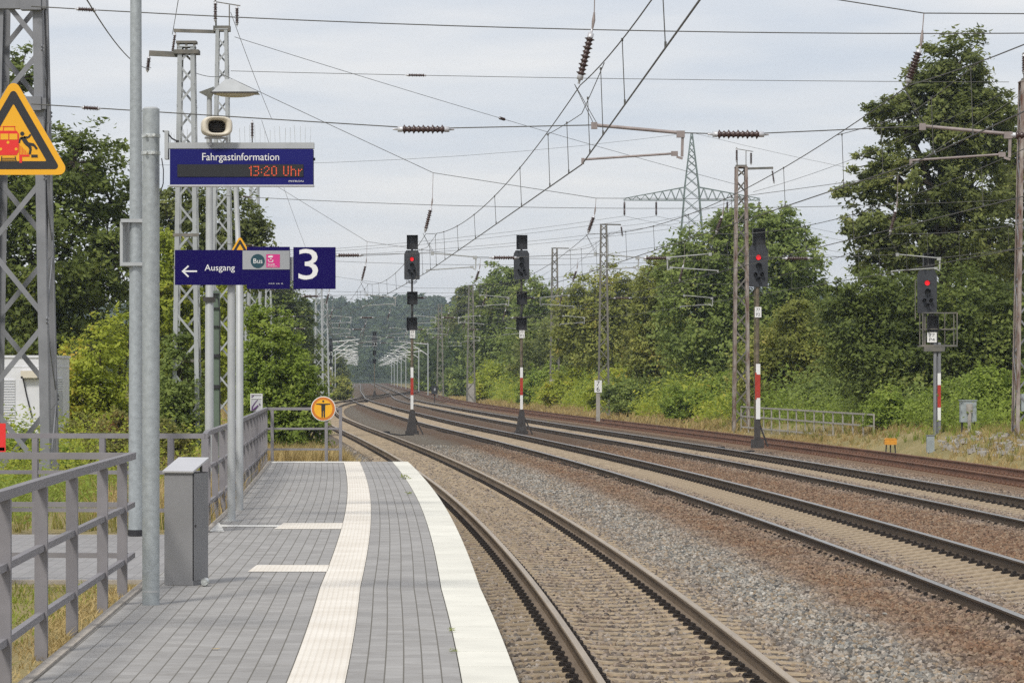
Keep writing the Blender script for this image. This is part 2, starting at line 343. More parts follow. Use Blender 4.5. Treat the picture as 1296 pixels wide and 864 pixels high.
# ------------------------------------------------------------------ ballast bed
def ballast_material(name, stone):
    m = bpy.data.materials.new(name); m.use_nodes = True; t = m.node_tree
    p = t.nodes['Principled BSDF']; p.inputs['Roughness'].default_value = 0.92; p.inputs['Specular IOR Level'].default_value = 0.25
    g = N(t, 'ShaderNodeNewGeometry')
    a = N(t, 'ShaderNodeAttribute'); a.attribute_name = 'rust'
    if stone: a.attribute_type = 'INSTANCER'
    n1 = N(t, 'ShaderNodeTexNoise', Scale=0.9, Detail=5.0, Roughness=0.65); t.links.new(g.outputs['Position'], n1.inputs['Vector'])
    k = N(t, 'ShaderNodeMath', operation='MULTIPLY_ADD'); k.inputs[1].default_value = 1.2; k.inputs[2].default_value = -0.6; t.links.new(n1.outputs[0], k.inputs[0])
    s = N(t, 'ShaderNodeMath', operation='ADD', use_clamp=True); t.links.new(k.outputs[0], s.inputs[0]); t.links.new(a.outputs['Fac'], s.inputs[1])
    if stone:
        oi = N(t, 'ShaderNodeObjectInfo'); rv = oi.outputs['Random']
    else:
        vo = N(t, 'ShaderNodeTexVoronoi', Scale=17.0); t.links.new(g.outputs['Position'], vo.inputs['Vector'])
        sp = N(t, 'ShaderNodeSeparateColor'); t.links.new(vo.outputs['Color'], sp.inputs[0]); rv = sp.outputs[0]
    def ramp(cols):
        r = N(t, 'ShaderNodeValToRGB'); e = r.color_ramp.elements
        e[0].position = 0; e[0].color = (*cols[0], 1); e[1].position = 1; e[1].color = (*cols[-1], 1)
        for i, c in enumerate(cols[1:-1]): x = e.new((i + 1) / (len(cols) - 1)); x.color = (*c, 1)
        t.links.new(rv, r.inputs[0]); return r
    r1 = ramp([(0.075, 0.075, 0.075), (0.26, 0.255, 0.235), (0.37, 0.345, 0.30), (0.14, 0.135, 0.125), (0.30, 0.23, 0.155), (0.48, 0.455, 0.41)])
    r2 = ramp([(0.075, 0.045, 0.032), (0.19, 0.115, 0.072), (0.27, 0.17, 0.105), (0.125, 0.078, 0.052), (0.30, 0.225, 0.155), (0.19, 0.105, 0.066)])
    mxn = N(t, 'ShaderNodeMix'); mxn.data_type = 'RGBA'
    t.links.new(s.outputs[0], mxn.inputs[0]); t.links.new(r1.outputs[0], mxn.inputs[6]); t.links.new(r2.outputs[0], mxn.inputs[7])
    if stone: t.links.new(mxn.outputs[2], p.inputs['Base Color'])
    else:   # bed colour darkened: painted-in shade of the gaps between the loose stones
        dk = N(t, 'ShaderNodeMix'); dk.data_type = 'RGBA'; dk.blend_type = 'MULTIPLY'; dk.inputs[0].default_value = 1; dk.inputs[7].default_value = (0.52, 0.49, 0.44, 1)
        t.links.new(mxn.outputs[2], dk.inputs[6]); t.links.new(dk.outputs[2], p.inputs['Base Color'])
    if not stone:
        b = N(t, 'ShaderNodeBump', Strength=1.0, Distance=0.03); b.invert = True
        t.links.new(vo.outputs['Distance'], b.inputs['Height']); t.links.new(b.outputs[0], p.inputs['Normal'])
    return m
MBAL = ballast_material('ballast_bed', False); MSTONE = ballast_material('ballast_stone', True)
Yb = np.concatenate([np.arange(-20, 20, 4.0), np.arange(20, 130, 0.75), np.arange(130, 320, 4.0), np.arange(320, 1290, 20.0)])
cols = []        # (track a, track b, blend, extra offset)
rows_x, rows_r, rows_z = [], [], []
for y in Yb:
    t = [float(s(y)) for s in TR]
    if y > 360: t[0] = min(t[0], t[1] + 3.0 - 3.0 * min(1, (y - 360) / 120))
    xs, rr, zz = [], [], []
    def put(x, r, z): xs.append(x); rr.append(r); zz.append(z)
    for o, r, z in ((-2.3, 0.10, -0.32), (-1.9, 0.15, -0.30), (-1.45, 0.18, -0.235), (-1.2, 0.40, -0.208), (-0.6, 0.46, -0.197), (0, 0.44, -0.219), (0.6, 0.46, -0.197), (1.2, 0.36, -0.206)): put(t[0] + o, r, z)
    n = 9
    for i in range(1, n + 1):
        f = i / n; put(t[0] + 1.2 + (t[1] - t[0] - 2.6) * f, [0.25, 0.12, 0.06, 0.06, 0.16, 0.34, 0.72, 0.95, 0.95][i - 1], -0.245 if 1 < i < 8 else -0.235)
    for o, r, z in ((-0.75, 0.6, -0.203), (0, 0.52, -0.224), (0.75, 0.62, -0.203), (1.4, 0.95, -0.224)): put(t[1] + o, r, z)
    for i in range(1, 7):
        f = i / 7; put(t[1] + 1.4 + (t[2] - t[1] - 2.8) * f, 1.0, -0.24)
    for o, r, z in ((-1.4, 0.95, -0.224), (-0.7, 0.55, -0.203), (0.7, 0.55, -0.203), (1.4, 0.8, -0.224)): put(t[2] + o, r, z)
    for i in range(1, 6):
        f = i / 6; put(t[2] + 1.4 + (t[3] - t[2] - 2.8) * f, [0.7, 0.6, 0.5, 0.5, 0.55][i - 1], -0.25)
    for o, r, z in ((-1.4, 0.75, -0.24), (-0.6, 0.8, -0.235), (0.6, 0.8, -0.235), (1.4, 0.6, -0.25), (2.1, 0.45, -0.27)): put(t[3] + o, r, z)
    for i in range(1, len(xs)): xs[i] = max(xs[i], xs[i - 1] + 0.02)
    rows_x.append(xs); rows_r.append(rr); rows_z.append(zz)
Xb = np.array(rows_x); Zb = np.array(rows_z); Rb = np.array(rows_r)
rng = np.random.default_rng(3)
Zb[:, 8:18] += rng.normal(0, 0.012, Zb[:, 8:18].shape)
nr, nc = Xb.shape; Ybb = np.repeat(Yb[:, None], nc, 1)
ii = (np.arange(nr - 1)[:, None] * nc + np.arange(nc - 1)[None]).ravel()
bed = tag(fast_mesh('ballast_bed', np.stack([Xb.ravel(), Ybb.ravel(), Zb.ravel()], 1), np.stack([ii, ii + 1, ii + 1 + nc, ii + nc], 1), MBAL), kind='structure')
def set_attr(o, nm, arr):
    a = o.data.attributes.new(nm, 'FLOAT', 'POINT'); a.data.foreach_set('value', np.ascontiguousarray(arr, np.float32).ravel())
set_attr(bed, 'rust', Rb)
# loose stones lying on the near part of the bed (stuff): a patch of the bed carries scattered rocks
sel = np.where((Yb >= 20) & (Yb <= 129))[0]; i0, i1 = sel[0], sel[-1] + 1
dens = 240 * np.clip((135 - Ybb) / 95, 0.12, 1.0)
dens *= np.where((Ybb < 60), 1.25, 1)
dens[:, 3:8] *= 0.44; dens[:, 17:20] *= 0.8                       # the platform track is silted up
sub = slice(i0, i1); nrs = i1 - i0
ii = (np.arange(nrs - 1)[:, None] * nc + np.arange(nc - 1)[None]).ravel()
patch = fast_mesh('ballast_stones', np.stack([Xb[sub].ravel(), Ybb[sub].ravel(), (Zb[sub] - 0.004).ravel()], 1), np.stack([ii, ii + 1, ii + 1 + nc, ii + nc], 1), MSTONE)
tag(patch, kind='stuff'); set_attr(patch, 'rust', Rb[sub]); set_attr(patch, 'dens', dens[sub])
def rock_mesh(i):
    r = np.random.default_rng(50 + i)
    import bmesh
    bm = bmesh.new(); bmesh.ops.create_icosphere(bm, subdivisions=1, radius=1.0)
    # chip the sphere with random planes for angular stones
    for k in range(7):
        n = Vector(r.normal(size=3)).normalized(); d = r.uniform(0.5, 0.8)
        for v in bm.verts:
            s = v.co.dot(n) - d
            if s > 0: v.co -= n * s
    sc = Vector((1, r.uniform(0.65, 0.95), r.uniform(0.5, 0.8)))
    for v in bm.verts: v.co = Vector((v.co.x * sc.x, v.co.y * sc.y, v.co.z * sc.z))
    me = bpy.data.meshes.new('rock'); bm.to_mesh(me); bm.free(); me.materials.append(MSTONE); return me
def scatter(o, rocks, smin, smax, seed):
    ng = bpy.data.node_groups.new('scatter_' + o.name, 'GeometryNodeTree')
    ng.interface.new_socket('Geometry', in_out='INPUT', socket_type='NodeSocketGeometry'); ng.interface.new_socket('Geometry', in_out='OUTPUT', socket_type='NodeSocketGeometry')
    gi = ng.nodes.new('NodeGroupInput'); go = ng.nodes.new('NodeGroupOutput')
    dp = ng.nodes.new('GeometryNodeDistributePointsOnFaces'); dp.inputs['Seed'].default_value = seed
    na = ng.nodes.new('GeometryNodeInputNamedAttribute'); na.data_type = 'FLOAT'; na.inputs[0].default_value = 'dens'
    ng.links.new(gi.outputs[0], dp.inputs['Mesh']); ng.links.new(na.outputs[0], dp.inputs['Density'])
    rr = ng.nodes.new('FunctionNodeRandomValue'); rr.data_type = 'FLOAT_VECTOR'; rr.inputs[0].default_value = (0, 0, 0); rr.inputs[1].default_value = (6.28, 6.28, 6.28)
    rs = ng.nodes.new('FunctionNodeRandomValue'); rs.data_type = 'FLOAT'; rs.inputs[2].default_value = smin; rs.inputs[3].default_value = smax
    io = ng.nodes.new('GeometryNodeInstanceOnPoints'); io.inputs['Pick Instance'].default_value = True
    ji = ng.nodes.new('GeometryNodeGeometryToInstance')
    for rk in rocks:
        # rock geometry is fed through a mesh-holding node so that no helper object is needed
        on = ng.nodes.new('GeometryNodeObjectInfo'); on.inputs['Object'].default_value = rk; on.transform_space = 'ORIGINAL'
        ng.links.new(on.outputs['Geometry'], ji.inputs[0])
    ng.links.new(dp.outputs['Points'], io.inputs['Points']); ng.links.new(ji.outputs[0], io.inputs['Instance'])
    ng.links.new(rr.outputs[0], io.inputs['Rotation']); ng.links.new(rs.outputs[1], io.inputs['Scale'])
    ng.links.new(io.outputs[0], go.inputs[0])
    md = o.modifiers.new('scatter', 'NODES'); md.node_group = ng
# the source rocks lie on the bed like the others, part of the same stuff
rocks = []
for i in range(5):
    ro = bpy.data.objects.new('ballast_stone', rock_mesh(i)); C.objects.link(ro)
    ro.location = (3.2 + 0.22 * i, 36 + 0.3 * i, -0.215); ro.scale = (0.035,) * 3
    set_attr(ro, 'rust', np.full(len(ro.data.vertices), 0.1)); ro.parent = patch; ro['kind'] = 'stuff'; rocks.append(ro)
scatter(patch, rocks, 0.024, 0.050, 4)

# ------------------------------------------------------------------ tracks
PROF = [(-0.075, -0.172), (0.075, -0.172), (0.075, -0.158), (0.012, -0.142), (0.010, -0.05), (0.034, -0.036), (0.0365, -0.010), (0.030, -0.001), (0.0, 0.0), (-0.030, -0.001), (-0.0365, -0.010), (-0.034, -0.036), (-0.010, -0.05), (-0.012, -0.142), (-0.075, -0.158)]
def rail_mesh(name, tr, side, cant, y0, y1, mside, mtop, parent):
    ys = np.concatenate([np.arange(y0, 120, 1.5), np.arange(120, 350, 4.0), np.arange(350, y1, 15.0), [y1]])
    ys = ys[(ys >= y0) & (ys <= y1)]
    V = []; n = len(PROF)
    for y in ys:
        sl = tr.slope(y); ln = math.hypot(1, sl); nx, ny = 1 / ln, -sl / ln
        c = float(tr(y)); off = side * 0.7535; zc = side * cant
        for px, pz in PROF:
            V.append((c + (off + px) * nx, y + (off + px) * ny, zc + pz))
    mb = MB(); fs = []; mi = []
    for i in range(len(ys) - 1):
        for j in range(n):
            fs.append((i * n + j, i * n + (j + 1) % n, (i + 1) * n + (j + 1) % n, (i + 1) * n + j)); mi.append(1 if j in (6, 7, 8, 9) else 0)
    mb.v = V; mb.f = fs; mb.mi = mi; mb.smooth = [False] * len(fs)
    return mb.build(name, [mside, mtop], parent, (0, 0, 0))
def sleeper_arrays():
    st = [(-1.3, -0.030, 0.075, 0.125), (-1.02, -0.012, 0.085, 0.14), (-0.90, 0.0, 0.09, 0.145), (-0.60, 0.0, 0.09, 0.145), (-0.44, -0.018, 0.085, 0.135), (0, -0.035, 0.08, 0.125), (0.44, -0.018, 0.085, 0.135), (0.60, 0.0, 0.09, 0.145), (0.90, 0.0, 0.09, 0.145), (1.02, -0.012, 0.085, 0.14), (1.3, -0.030, 0.075, 0.125)]
    v = []; f = []
    for x, z, wt, wb in st: v += [(x, -wb, -0.18), (x, -wt - 0.01, z - 0.014), (x, -wt, z), (x, wt, z), (x, wt + 0.01, z - 0.014), (x, wb, -0.18)]
    for i in range(len(st) - 1):
        for j in range(6): f.append((i * 6 + j, (i + 1) * 6 + j, (i + 1) * 6 + (j + 1) % 6, i * 6 + (j + 1) % 6))
    f += [tuple(range(6))[::1], tuple(range((len(st) - 1) * 6, len(st) * 6))[::-1]]
    return v, f
def clip_arrays(mb, q):
    if True:
        if True:
            x = 0.0; z = 0.0
            mb.box((x + q * 0.012, 0, z + 0.008), (0.085, 0.15, 0.022))
            mb.tube([(x, 0, z + 0.0), (x, 0, z + 0.068)], 0.017, 6)
            mb.box((x, 0, z + 0.05), (0.045, 0.045, 0.022))
            mb.tube([(x - q * 0.055, -0.052, z + 0.022), (x + q * 0.035, -0.056, z + 0.030), (x + q * 0.048, 0, z + 0.027), (x + q * 0.035, 0.056, z + 0.030), (x - q * 0.055, 0.052, z + 0.022)], 0.010, 5)
def make_track(name, tr, cant, ystart, mside, mtop, msl, mclip, label, dz, yend=1240, tilt=0.0):
    root = thing(name, (0, 0, 0), label, 'railway track', 'railway tracks')
    for s in (-1, 1): rail_mesh('rail', tr, s, cant, -14, yend, mside, mtop, root)
    v, f = sleeper_arrays()
    mb = MB(); mb.add(v, f); sl0 = mb.build('sleeper', msl, root, (0, 0, 0))
    for q in (-1, 1):
        mc = MB(); clip_arrays(mc, q); c0 = mc.build('rail_fastening', mclip, sl0, (-0.7535 + q * 0.118, 0, 0))
        dup(c0, sl0, (0.7535 + q * 0.118, 0, 0))
    r2 = random.Random(int(ystart))
    def place(o, y):
        sl = tr.slope(y); o.location = (float(tr(y)), y, -0.178 + dz); o.rotation_euler = (0, -math.atan(cant / 0.7535), -math.atan(sl) + r2.uniform(-0.006, 0.006))
    y = ystart
    for i in range(100):
        o = sl0 if i == 0 else dup(sl0, root)
        place(o, y); y += 0.6
    # the sleepers farther along, and those behind the camera side, as one mass
    va = np.array(v); base = []; quads = []
    ys = list(np.arange(y, 330, 0.6)) + list(np.arange(ystart - 0.6, 6, -0.6))
    qf = np.array([q for q in f if len(q) == 4])
    for k, yy in enumerate(ys):
        a = -math.atan(tr.slope(yy)); c, s = math.cos(a), math.sin(a)
        p = va.copy(); p[:, 2] += p[:, 0] * cant / 0.7535
        base.append(np.stack([p[:, 0] * c - p[:, 1] * s + float(tr(yy)), p[:, 0] * s + p[:, 1] * c + yy, p[:, 2] - 0.178 + dz], 1)); quads.append(qf + k * len(va))
    o = fast_mesh('sleepers', np.concatenate(base), np.concatenate(quads), msl, root); o['kind'] = 'stuff'
    mb = MB()
    for yy in ys:
        if yy < 6 or yy > 260: continue
        for s in (-1, 1):
            for q in (-1, 1): mb.box((float(tr(yy)) + s * 0.7535 + q * 0.12, yy, -0.155 + s * cant + dz), (0.10, 0.14, 0.05), -math.atan(tr.slope(yy)))
    o = mb.build('rail_fastenings', mclip, root, (0, 0, 0)); o['kind'] = 'stuff'
    return root
make_track('railway_track', T1, 0.0, 23.4, M['railside1'], M['railtop1'], M['sleeper1'], M['clip'], 'platform track with brown worn rails on silted sleepers, nearest the platform edge', 0.008, 590)
make_track('railway_track', T2, 0.055, 31.8, M['railside'], M['railtop'], M['sleeper'], M['clip'], 'second track from the platform, shiny rails on bare pale concrete sleepers', 0.007)
make_track('railway_track', T3, 0.05, 54.0, M['railside'], M['railtop'], M['sleeper'], M['clip'], 'third track from the platform, between two strips of reddish ballast', 0.0)
make_track('railway_track', T4, 0.0, 77.0, M['railrust'], M['railrust'], M['sleeper4'], M['cliprust'], 'rust brown outer track running along the dry grass bank', -0.01)
# crossing rails far ahead where the platform track joins
XR = Spline([(300, -16.4), (350, -20.8), (420, -24.2)])
XC = Spline([(330, -15.0), (420, -17.2), (500, -15.2), (560, -16.0)])
cr = thing('turnout_track', (0, 0, 0), 'dark turnout rails crossing over between the tracks far ahead', 'railway turnout')
for s in (-1, 1):
    rail_mesh('rail', XC, s, 0, 330, 560, M['railside'], M['railside'], cr)

# ------------------------------------------------------------------ platform
def paver_material(name, c0, c1, mort, bw, bh, msz, mort2):
    m = bpy.data.materials.new(name); m.use_nodes = True; t = m.node_tree
    p = t.nodes['Principled BSDF']; p.inputs['Roughness'].default_value = 0.88; p.inputs['Specular IOR Level'].default_value = 0.3
    uv = N(t, 'ShaderNodeUVMap')
    br = N(t, 'ShaderNodeTexBrick', Scale=1.0); br.offset = 0.5
    br.inputs['Mortar Size'].default_value = msz; br.inputs['Mortar Smooth'].default_value = 0.2; br.inputs['Bias'].default_value = 0.0
    br.inputs['Brick Width'].default_value = bw; br.inputs['Row Height'].default_value = bh
    br.inputs['Color1'].default_value = (*c0, 1); br.inputs['Color2'].default_value = (*c1, 1); br.inputs['Mortar'].default_value = (*mort, 1)
    t.links.new(uv.outputs[0], br.inputs['Vector'])
    g = N(t, 'ShaderNodeNewGeometry')
    n = N(t, 'ShaderNodeTexNoise', Scale=0.9, Detail=7.0, Roughness=0.7); t.links.new(g.outputs['Position'], n.inputs['Vector'])
    r = N(t, 'ShaderNodeMapRange'); r.inputs[1].default_value = 0.3; r.inputs[2].default_value = 0.7; r.inputs[3].default_value = 0.86; r.inputs[4].default_value = 1.10
    t.links.new(n.outputs[0], r.inputs[0])
    mu = N(t, 'ShaderNodeMix'); mu.data_type = 'RGBA'; mu.blend_type = 'MULTIPLY'; mu.inputs[0].default_value = 1
    t.links.new(br.outputs['Color'], mu.inputs[6]); t.links.new(r.outputs[0], mu.inputs[7])
    n5 = N(t, 'ShaderNodeTexNoise', Scale=5.5, Detail=9.0, Roughness=0.75, Distortion=0.6); t.links.new(g.outputs['Position'], n5.inputs['Vector'])
    r5 = N(t, 'ShaderNodeValToRGB'); e5 = r5.color_ramp.elements; e5[0].position = 0.30; e5[0].color = (0.85, 0.835, 0.81, 1); e5[1].position = 0.52; e5[1].color = (1.02, 1.02, 1.02, 1); t.links.new(n5.outputs[0], r5.inputs[0])
    m5 = N(t, 'ShaderNodeMix'); m5.data_type = 'RGBA'; m5.blend_type = 'MULTIPLY'; m5.inputs[0].default_value = 1; t.links.new(mu.outputs[2], m5.inputs[6]); t.links.new(r5.outputs[0], m5.inputs[7]); mu = m5
    sx = N(t, 'ShaderNodeSeparateXYZ'); t.links.new(uv.outputs[0], sx.inputs[0])
    q1 = N(t, 'ShaderNodeMath', operation='DIVIDE'); q1.inputs[1].default_value = bh; t.links.new(sx.outputs[1], q1.inputs[0])
    q2 = N(t, 'ShaderNodeMath', operation='FRACT'); t.links.new(q1.outputs[0], q2.inputs[0])
    q3 = N(t, 'ShaderNodeMath', operation='PINGPONG'); q3.inputs[1].default_value = 0.5; t.links.new(q2.outputs[0], q3.inputs[0])
    q4 = N(t, 'ShaderNodeMath', operation='LESS_THAN'); q4.inputs[1].default_value = 0.036; t.links.new(q3.outputs[0], q4.inputs[0])
    m3 = N(t, 'ShaderNodeMix'); m3.data_type = 'RGBA'; t.links.new(q4.outputs[0], m3.inputs[0]); t.links.new(mu.outputs[2], m3.inputs[6]); m3.inputs[7].default_value = (*mort2, 1)
    t.links.new(m3.outputs[2], p.inputs['Base Color'])
    return m
def tactile_material():
    m = bpy.data.materials.new('tactile_white_paving'); m.use_nodes = True; t = m.node_tree
    p = t.nodes['Principled BSDF']; p.inputs['Roughness'].default_value = 0.85; p.inputs['Specular IOR Level'].default_value = 0.3
    uv = N(t, 'ShaderNodeUVMap'); sp = N(t, 'ShaderNodeSeparateXYZ'); t.links.new(uv.outputs[0], sp.inputs[0])
    def saw(src, k):
        a = N(t, 'ShaderNodeMath', operation='MULTIPLY'); a.inputs[1].default_value = k; t.links.new(src, a.inputs[0])
        f = N(t, 'ShaderNodeMath', operation='FRACT'); t.links.new(a.outputs[0], f.inputs[0]); return f.outputs[0]
    rib = saw(sp.outputs[1], 1 / 0.0375); jt = saw(sp.outputs[0], 1 / 0.30)
    rr = N(t, 'ShaderNodeValToRGB'); e = rr.color_ramp.elements; e[0].position = 0.0; e[0].color = (1, 1, 1, 1); e[1].position = 1; e[1].color = (1, 1, 1, 1)
    for q, c in ((0.60, 1.0), (0.70, 0.90), (0.88, 0.90), (0.96, 1.0)): x = e.new(q); x.color = (c, c * 0.985, c * 0.96, 1)
    t.links.new(rib, rr.inputs[0])
    rj = N(t, 'ShaderNodeValToRGB'); e = rj.color_ramp.elements; e[0].position = 0.0; e[0].color = (0.86, 0.85, 0.82, 1); e[1].position = 0.03; e[1].color = (1, 1, 1, 1); t.links.new(jt, rj.inputs[0])
    g = N(t, 'ShaderNodeNewGeometry'); n = N(t, 'ShaderNodeTexNoise', Scale=2.2, Detail=6.0); t.links.new(g.outputs['Position'], n.inputs['Vector'])
    r = N(t, 'ShaderNodeValToRGB'); r.color_ramp.elements[0].position = 0.3; r.color_ramp.elements[0].color = (0.655, 0.61, 0.54, 1); r.color_ramp.elements[1].position = 0.7; r.color_ramp.elements[1].color = (0.77, 0.735, 0.67, 1); t.links.new(n.outputs[0], r.inputs[0])
    last = r.outputs[0]
    for q in (rr, rj):
        mu = N(t, 'ShaderNodeMix'); mu.data_type = 'RGBA'; mu.blend_type = 'MULTIPLY'; mu.inputs[0].default_value = 1
        t.links.new(last, mu.inputs[6]); t.links.new(q.outputs[0], mu.inputs[7]); last = mu.outputs[2]
    t.links.new(last, p.inputs['Base Color'])
    b = N(t, 'ShaderNodeBump', Strength=0.35, Distance=0.004); t.links.new(rr.outputs[0], b.inputs['Height']); t.links.new(b.outputs[0], p.inputs['Normal'])
    return m
MPAVE = paver_material('grey_platform_pavers', (0.285, 0.277, 0.267), (0.345, 0.337, 0.325), (0.235, 0.225, 0.21), 0.205, 0.1033, 0.005, (0.135, 0.126, 0.108))
MPATH = paver_material('grey_path_pavers', (0.265, 0.26, 0.26), (0.305, 0.298, 0.295), (0.22, 0.215, 0.21), 0.205, 0.1033, 0.003, (0.21, 0.205, 0.20))
MTACT = tactile_material()
Yp = np.concatenate([np.arange(-6, 64, 1.0), [64.0, PEND]])
def strip(name, fa, fb, z, m, ys=Yp, kind='structure', nsub=1):
    """sheet between two lines of x(y); u runs along the platform, v across"""
    V = []; UV = []; Q = []
    k = nsub + 1
    for y in ys:
        a, b = float(fa(y)), float(fb(y)); e = float(edge(y)) - 0.30
        for j in range(k):
            x = a + (b - a) * j / nsub; V.append((x, y, z)); UV.append((y, e - x))
    for i in range(len(ys) - 1):
        for j in range(nsub): Q.append((i * k + j, i * k + j + 1, (i + 1) * k + j + 1, (i + 1) * k + j))
    o = fast_mesh(name, np.array(V), np.array(Q), m)
    uvl = o.data.uv_layers.new(name='UVMap'); li = np.empty(len(o.data.loops), np.int32); o.data.loops.foreach_get('vertex_index', li)
    uvl.data.foreach_set('uv', np.array(UV, np.float32)[li].ravel())
    return tag(o, kind=kind)
strip('platform_paving', CURB, lambda y: edge(y) - 1.225, PZ, MPAVE)
strip('platform_paving', lambda y: edge(y) - 0.92, lambda y: edge(y) - 0.303, PZ, MPAVE)
tag(strip('tactile_paving', lambda y: edge(y) - 1.225, lambda y: edge(y) - 0.92, PZ + 0.004, MTACT), kind='structure')
# edge slabs: one run of pale slabs with thin joints, overhanging the wall below
V = []; Q = []; mbs = MB()
ys = np.arange(-6, PEND, 1.0)
for y in ys:
    y1 = min(y + 0.988, PEND - 0.02)
    a0, b0, a1, b1 = float(edge(y)) - 0.297, float(edge(y)), float(edge(y1)) - 0.297, float(edge(y1))
    zt = PZ + 0.002; zb = PZ - 0.14
    vs = [(a0, y, zb), (b0, y, zb), (b1, y1, zb), (a1, y1, zb), (a0, y, zt), (b0, y, zt), (b1, y1, zt), (a1, y1, zt)]
    mbs.add(vs, [(3, 2, 1, 0), (4, 5, 6, 7), (0, 1, 5, 4), (1, 2, 6, 5), (2, 3, 7, 6), (3, 0, 4, 7)])
tag(mbs.build('platform_edge', M['slab']), kind='structure')
mbs = MB()
for i in range(len(Yp) - 1):
    y, y1 = Yp[i], Yp[i + 1]
    for x0, x1, xa, xb in ((float(edge(y)) - 0.25, float(edge(y)) - 0.14, float(edge(y1)) - 0.25, float(edge(y1)) - 0.14),):
        vs = [(x0, y, -0.34), (x1, y, -0.34), (xb, y1, -0.34), (xa, y1, -0.34), (x0, y, PZ - 0.141), (x1, y, PZ - 0.141), (xb, y1, PZ - 0.141), (xa, y1, PZ - 0.141)]
        mbs.add(vs, [(0, 1, 5, 4), (1, 2, 6, 5), (2, 3, 7, 6), (3, 0, 4, 7)])
xl, xr = float(CURB(PEND)) - 0.0, float(edge(PEND)) - 0.14
mbs.box(((xl + xr) / 2, PEND - 0.05, 0.2), (xr - xl, 0.1, 1.08))
tag(mbs.build('platform_wall', M['concrete']), kind='structure')
# pale end strip and tactile fields
strip('platform_end_strip', lambda y: CURB(y), lambda y: edge(y) - 1.225, PZ + 0.004, M['curbwhite'], np.array([PEND - 0.9, PEND]))
strip('tactile_field', lambda y: -2.19 + 0 * y, lambda y: edge(y) - 1.222, PZ + 0.004, MTACT, np.array([28.15, 28.6, 29.15]))
strip('tactile_field', lambda y: -2.52 + 0 * y, lambda y: edge(y) - 1.222, PZ + 0.004, MTACT, np.array([36.0, 36.7, 37.5]))
strip('tactile_field', lambda y: CURB(y) + 0.03, lambda y: -2.52 + 0 * y, PZ + 0.004, M['curbwhite'], np.array([36.55, 37.0]))
strip('exit_path', lambda y: -14 + 0 * y, lambda y: CURB(y) + 0.0, PZ - 0.006, MPATH, np.array([27.2, 29.0, 31.0, 33.0, 34.9]))
strip('exit_path_corner', lambda y: CURB(y) - 0.02 - (y - 35.4) * 0.02, lambda y: CURB(y) + 0.16 - (y - 35.4) * 0.07, PZ + 0.006, M['curbwhite'], np.array([35.4, 37.6]))
mbs = MB()
for a, b in ((-6, 26.9), (35.2, PEND)):
    ys = np.arange(a, b, 1.0)
    for y in ys:
        y1 = min(y + 0.992, b)
        mbs.bar((float(CURB(y)) - 0.031, y, PZ - 0.06), (float(CURB(y1)) - 0.031, y1, PZ - 0.06), 0.058, 0.15)
for y in (27.17, 34.93): mbs.bar((-14, y, PZ - 0.07), (float(CURB(y)) - 0.07, y, PZ - 0.07), 0.06, 0.13)
tag(mbs.build('platform_kerb', M['kerb']), kind='structure')

# ------------------------------------------------------------------ platform furniture
def fit_text(name, s, x0, x1, z0, z1, y, m, parent, ext=0.001):
    """lettering whose ink fills the given box (local to parent), facing -Y"""
    q = text(name, s, 1.0, (0, 0, 0), m, parent, 'LEFT', 0.0)
    n = len(q.data.vertices); a = np.empty(n * 3, np.float32); q.data.vertices.foreach_get('co', a); a = a.reshape(-1, 3)
    lo, hi = a.min(0), a.max(0); sx = (x1 - x0) / (hi[0] - lo[0]); sz = (z1 - z0) / (hi[2] - lo[2])
    b = np.stack([x0 + (a[:, 0] - lo[0]) * sx, np.full(n, y), z0 + (a[:, 2] - lo[2]) * sz], 1).astype(np.float32)
    q.data.vertices.foreach_set('co', b.ravel()); q.data.update(); return q
def railing(pts, posts, label, group='grey platform railings', zb=PZ, tails=True, y_bot=None):
    """pts: line of the rails in x,y; posts: (x,y) list"""
    o = (posts[0][0], posts[0][1], zb)
    r = thing('railing', o, label, 'railing', group)
    for h, wd, ht in ((1.0, 0.055, 0.052), (0.62, 0.04, 0.04), (0.226, 0.04, 0.04)):
        mb = MB(o)
        for a, b in zip(pts[:-1], pts[1:]): mb.bar((a[0], a[1], zb + h), (b[0], b[1], zb + h), wd, ht)
        mb.build('rail', M['rail_paint'], r)
    d = Vector((pts[-1][0] - pts[0][0], pts[-1][1] - pts[0][1], 0)); rz = math.atan2(-d.x, d.y)
    for p in posts:
        mb = MB(o); mb.box((p[0], p[1], zb + 0.42), (0.074, 0.058, 1.104), rz if abs(d.y) > abs(d.x) else rz)
        mb.build('post', M['rail_paint'], r)
    return r
P1 = [(-2.50, 12.2), (-2.56, 14.1), (-2.61, 15.95), (-2.67, 17.86), (-2.75, 19.85), (-2.81, 21.7), (-2.88, 23.9), (-2.925, 25.5)]
def flat_posts(pl): return pl
r1 = railing([(-2.44, 10.5)] + P1 + [(-2.965, 26.55)], P1, 'nearest grey railing running along the platform kerb beside the grass')
r4 = railing([(-2.99, 26.45), (-7.5, 26.9)], [(-4.25, 26.6), (-5.9, 26.76), (-7.4, 26.9)], 'grey railing crossing leftwards on the near side of the exit path')
r3 = railing([(-3.19, 35.32), (-9.2, 35.9)], [(-3.55, 35.36), (-4.27, 35.43), (-4.98, 35.5), (-6.4, 35.64), (-7.8, 35.78), (-9.1, 35.9)], 'grey railing crossing leftwards on the far side of the exit path')
YY = np.linspace(35.3, 64.3, 16)
P2 = [(float(CURB(y)) - 0.11, y) for y in YY]; P2[0] = (-3.19, 35.3)
r2 = railing(P2 + [(float(CURB(64.9)) - 0.11, 64.95)], P2, 'long grey railing along the far part of the platform, behind the exit sign poles')
